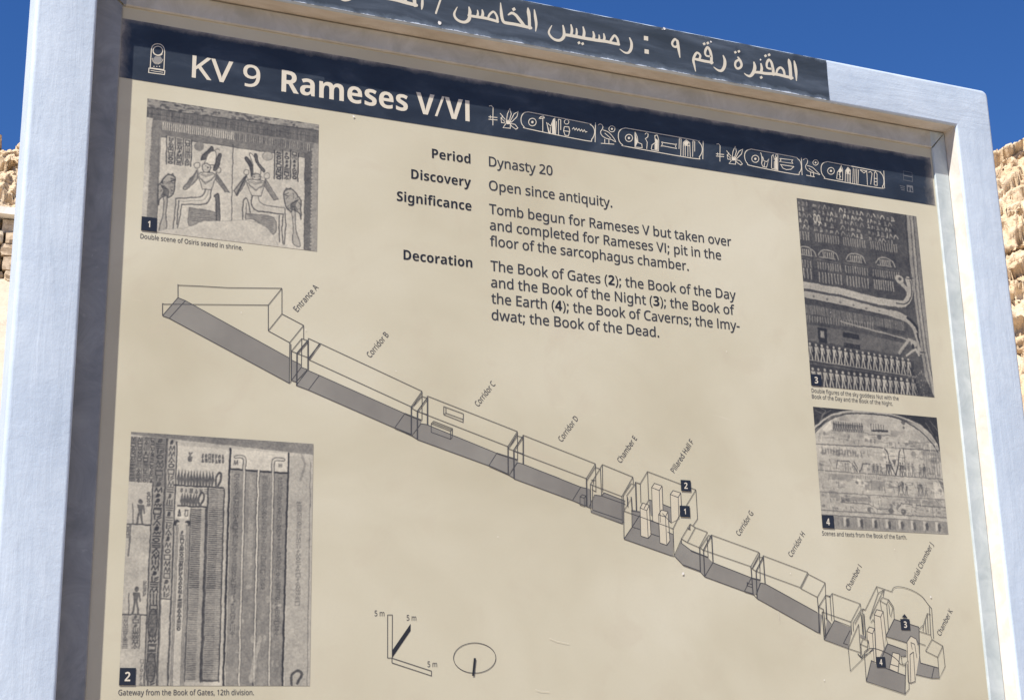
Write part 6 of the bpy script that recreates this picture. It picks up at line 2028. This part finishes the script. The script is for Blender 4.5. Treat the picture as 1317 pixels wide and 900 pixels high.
# grey moulding down the right side
T.poly(S((.915, .0), (1, .0), (1, 1), (.94, .9), (.925, .78), (.905, .3)), .56)
T.poly(S((.955, 0), (1, 0), (1, .5), (.97, .3)), .46)
T.line(S((.905, .0), (.895, .25), (.89, .36)), 1.4, .12)
for off, v in ((0, .15), (.018, .75), (.03, .2)):
    T.line([tuple(p) for p in smooth_pts(S((.945 + off, .0), (.935 + off, .35), (.94 + off, .6), (.955 + off, .8), (.985 + off, 1)), 5)], 1.2, v, .85)
T.line(S((.915, .765), (.96, .762)), 1.4, .12)
T.line(S((.86, .365), (.915, .36)), 1.4, .12)
T.mottle(.03, 40, 5, 3)
T.mottle(.03, 5, 15, 3)
T.build('photograph', 'dark photograph of rows of pale figures')

# 4 ---- vaulted end wall
T = Tone(0.9002, 1.1074, -0.1371, -0.3014, 320, View(1030, 510, 4.738), 0.73)
S = T.st
c = T.c
T.mottle(.06, 7, 3)
for k in range(60):
    q = (prng.uniform(.05, .95), prng.uniform(.02, .95))
    T.poly(S((q[0], q[1]), (q[0] + prng.uniform(.04, .16), q[1]), (q[0] + prng.uniform(.04, .16), q[1] + prng.uniform(.03, .08)), (q[0], q[1] + .05)), prng.uniform(.48, .85), .5)
arch = [(0, .235), (.04, .14), (.12, .075), (.22, .03), (.35, .0)]
T.poly(S((0, 0), (.32, 0), (.22, .035), (.12, .09), (.05, .16), (0, .2)), .14)
T.poly(S((.62, 0), (1, 0), (1, .30), (.985, .235), (.94, .15), (.87, .085), (.78, .045)), .12)
T.line([tuple(p) for p in smooth_pts(S((-.01, .19), (.07, .115), (.17, .05), (.3, .015), (.5, .008)), 5)], 2.6, .72)
T.line([tuple(p) for p in smooth_pts(S((-.01, .23), (.08, .135), (.18, .068), (.3, .032), (.5, .022), (.66, .03), (.8, .075)), 5)], 2.2, .22)
T.line([tuple(p) for p in smooth_pts(S((.6, .01), (.74, .045), (.86, .115), (.95, .21), (.99, .29)), 5)], 2.0, .62)
T.line([tuple(p) for p in smooth_pts(S((.6, .025), (.73, .06), (.85, .135), (.93, .22), (.985, .31)), 5)], 2.0, .2)
for l in (((.02, .03), (.08, .06), (.05, .12)), ((.08, .06), (.14, .02)), ((.05, .0), (.1, .03), (.06, .08)), ((.9, .06), (.96, .16)), ((.94, .04), (1, .12)), ((.98, .17), (1, .24))):
    T.line(S(*l), 1.2, .5, .8)
T.poly(S((.06, .19), (.13, .11), (.14, .18), (.09, .21)), .86)
for t, v in ((.285, .2), (.53, .3), (.705, .4), (.855, .3), (.88, .8), (.892, .3)):
    T.line(S((0, t + (.03 if t < .3 else .0)), (1, t + .005)), 1.3, v, .85)
for k in range(13):
    s = .155 + k * .0185
    T.walker((s * T.nx, .185 * T.ny), .075 * T.ny, .2, 1.2)
T.line(S((.14, .19), (.42, .19)), 1.0, .45)
figs(.44, .56, .17, .06, 6, .35, 1.3)
T.line(S((.46, .165), (.58, .16)), 3.0, .2)
T.line(S((.42, .2), (.6, .195)), 1, .4)
for s, t, r in ((.715, .07, .016), (.715, .115, .008), (.51, .215, .018), (.61, .315, .02), (.775, .335, .02), (.3, .61, .012), (.655, .6, .018), (.81, .6, .012)):
    T.ell((s * T.nx, t * T.ny), r * T.nx, r * T.nx, .3, .8)
for k in range(15):
    s = .05 + k * .0215
    T.walker((s * T.nx, .40 * T.ny), .06 * T.ny, .42, 1.0)
T.poly(S((.535, .3), (.7, .3), (.7, .53), (.535, .53)), .84, .8)
for l in (((.56, .33), (.585, .45), (.615, .53)), ((.66, .33), (.64, .45), (.615, .53)), ((.56, .33), (.545, .31)), ((.66, .33), (.675, .31))):
    T.line(S(*l), 1.8, .2)
T.poly(S((.595, .4), (.63, .4), (.615, .46)), .4)
for s in (.55, .57, .66, .68, .73, .76, .82, .85):
    T.walker((s * T.nx, .525 * T.ny), .11 * T.ny, .25, 1.5)
T.poly(S((.7, .3), (.84, .3), (.84, .52), (.7, .52)), .9, .3)
T.line(S((.70, .3), (.70, .53)), 1.2, .25)
T.line([tuple(p) for p in S((.15, .51), (.16, .44), (.25, .435), (.29, .48), (.31, .52))], 1.4, .25)
for s in (.18, .2, .22, .24):
    T.line(S((s, .45), (s, .52)), 1.0, .4)
T.line(S((.29, .44), (.33, .52), (.36, .45), (.41, .45)), 1.8, .28)
for s in (.44, .47, .5):
    T.walker((s * T.nx, .52 * T.ny), .08 * T.ny, .3, 1.4)
for k in range(7):
    s = .86 + k * .02
    T.line(S((s, .32), (s, .51)), 1.2, prng.uniform(.3, .55), .8)
T.poly(S((.08, .55), (.28, .55), (.28, .60), (.08, .60)), .56, .8)
T.poly(S((.36, .59), (.52, .585), (.52, .665), (.36, .67)), .54, .85)
figs(.26, .5, .575, .02, 14, .45, 1.0)
for s in (.63, .66, .69, .79, .82, .85):
    T.walker((s * T.nx, .69 * T.ny), .1 * T.ny, .35, 1.5)
T.poly(S((.92, .56), (1, .58), (1, .70), (.92, .70)), .9, .8)
T.poly(S((.96, .54), (1, .56), (1, .66)), .35, .7)
T.poly(S((.16, .735), (.4, .73), (.4, .765), (.16, .77)), .5, .7)
T.poly(S((.7, .725), (.9, .725), (.9, .755), (.7, .755)), .5, .6)
for l in (((.16, .78), (.38, .785), (.44, .82), (.52, .815)), ((.6, .815), (.64, .76), (.72, .77), (1, .775))):
    T.line(S(*l), 1.3, .35)
for s, t in ((.385, .83), (.65, .83), (.55, .83)):
    T.ell((s * T.nx, t * T.ny), 7, 6, .3, .8)
for k in range(60):
    s, t = prng.uniform(.1, 1), prng.choice((.715, .76, .82, .845)) + prng.uniform(-.01, .01)
    T.line(S((s, t), (s + prng.uniform(0, .015), t + .012)), 1.1, prng.uniform(.25, .5), .7)
for row_, t0, t1 in ((0, .22, .27), (1, .33, .4), (2, .43, .51), (3, .56, .68), (4, .72, .84)):
    for k in range(95):
        s = prng.uniform(.02, .98)
        t = prng.uniform(t0, t1)
        v = prng.uniform(.3, .55) if prng.random() < .7 else .92
        kind = prng.randrange(3)
        if kind == 0:
            T.line(S((s, t), (s + prng.uniform(-.004, .004), t + prng.uniform(.02, .05))), 1.2, v, .7)
        elif kind == 1:
            T.line(S((s, t), (s + prng.uniform(.02, .06), t)), 1.0, v, .6)
        else:
            T.ell((s * T.nx, t * T.ny), prng.uniform(1.5, 5), prng.uniform(1.5, 4), v, .55)
T.poly(S((0, .9), (1, .895), (1, 1), (0, 1)), .60)
for k in range(86):
    s = .11 + k * .0103
    T.line(S((s, .905), (s + .002, .985)), .9, prng.uniform(.25, .6), .7)
for s in (.2, .31, .42, .53, .63, .73, .83, .93):
    T.poly(S((s - .03, .9), (s - .008, .9), (s - .004, .96), (s - .03, .98)), .82, .8)
    T.poly(S((s - .012, .92), (s + .008, .91), (s + .014, .95), (s + .004, .985), (s - .01, .97)), .26, .85)
for k in range(220):
    s, t = prng.random(), prng.uniform(.1, .9)
    if t > .3 or .2 < s < .8:
        T.ell((s * T.nx, t * T.ny), .9, 1.1, prng.uniform(.4, .85), .4)
T.mottle(.04, 45, 5, 3)
T.mottle(.04, 5, 15, 3)
T.build('photograph', 'photograph of a vaulted wall with registers of signs')
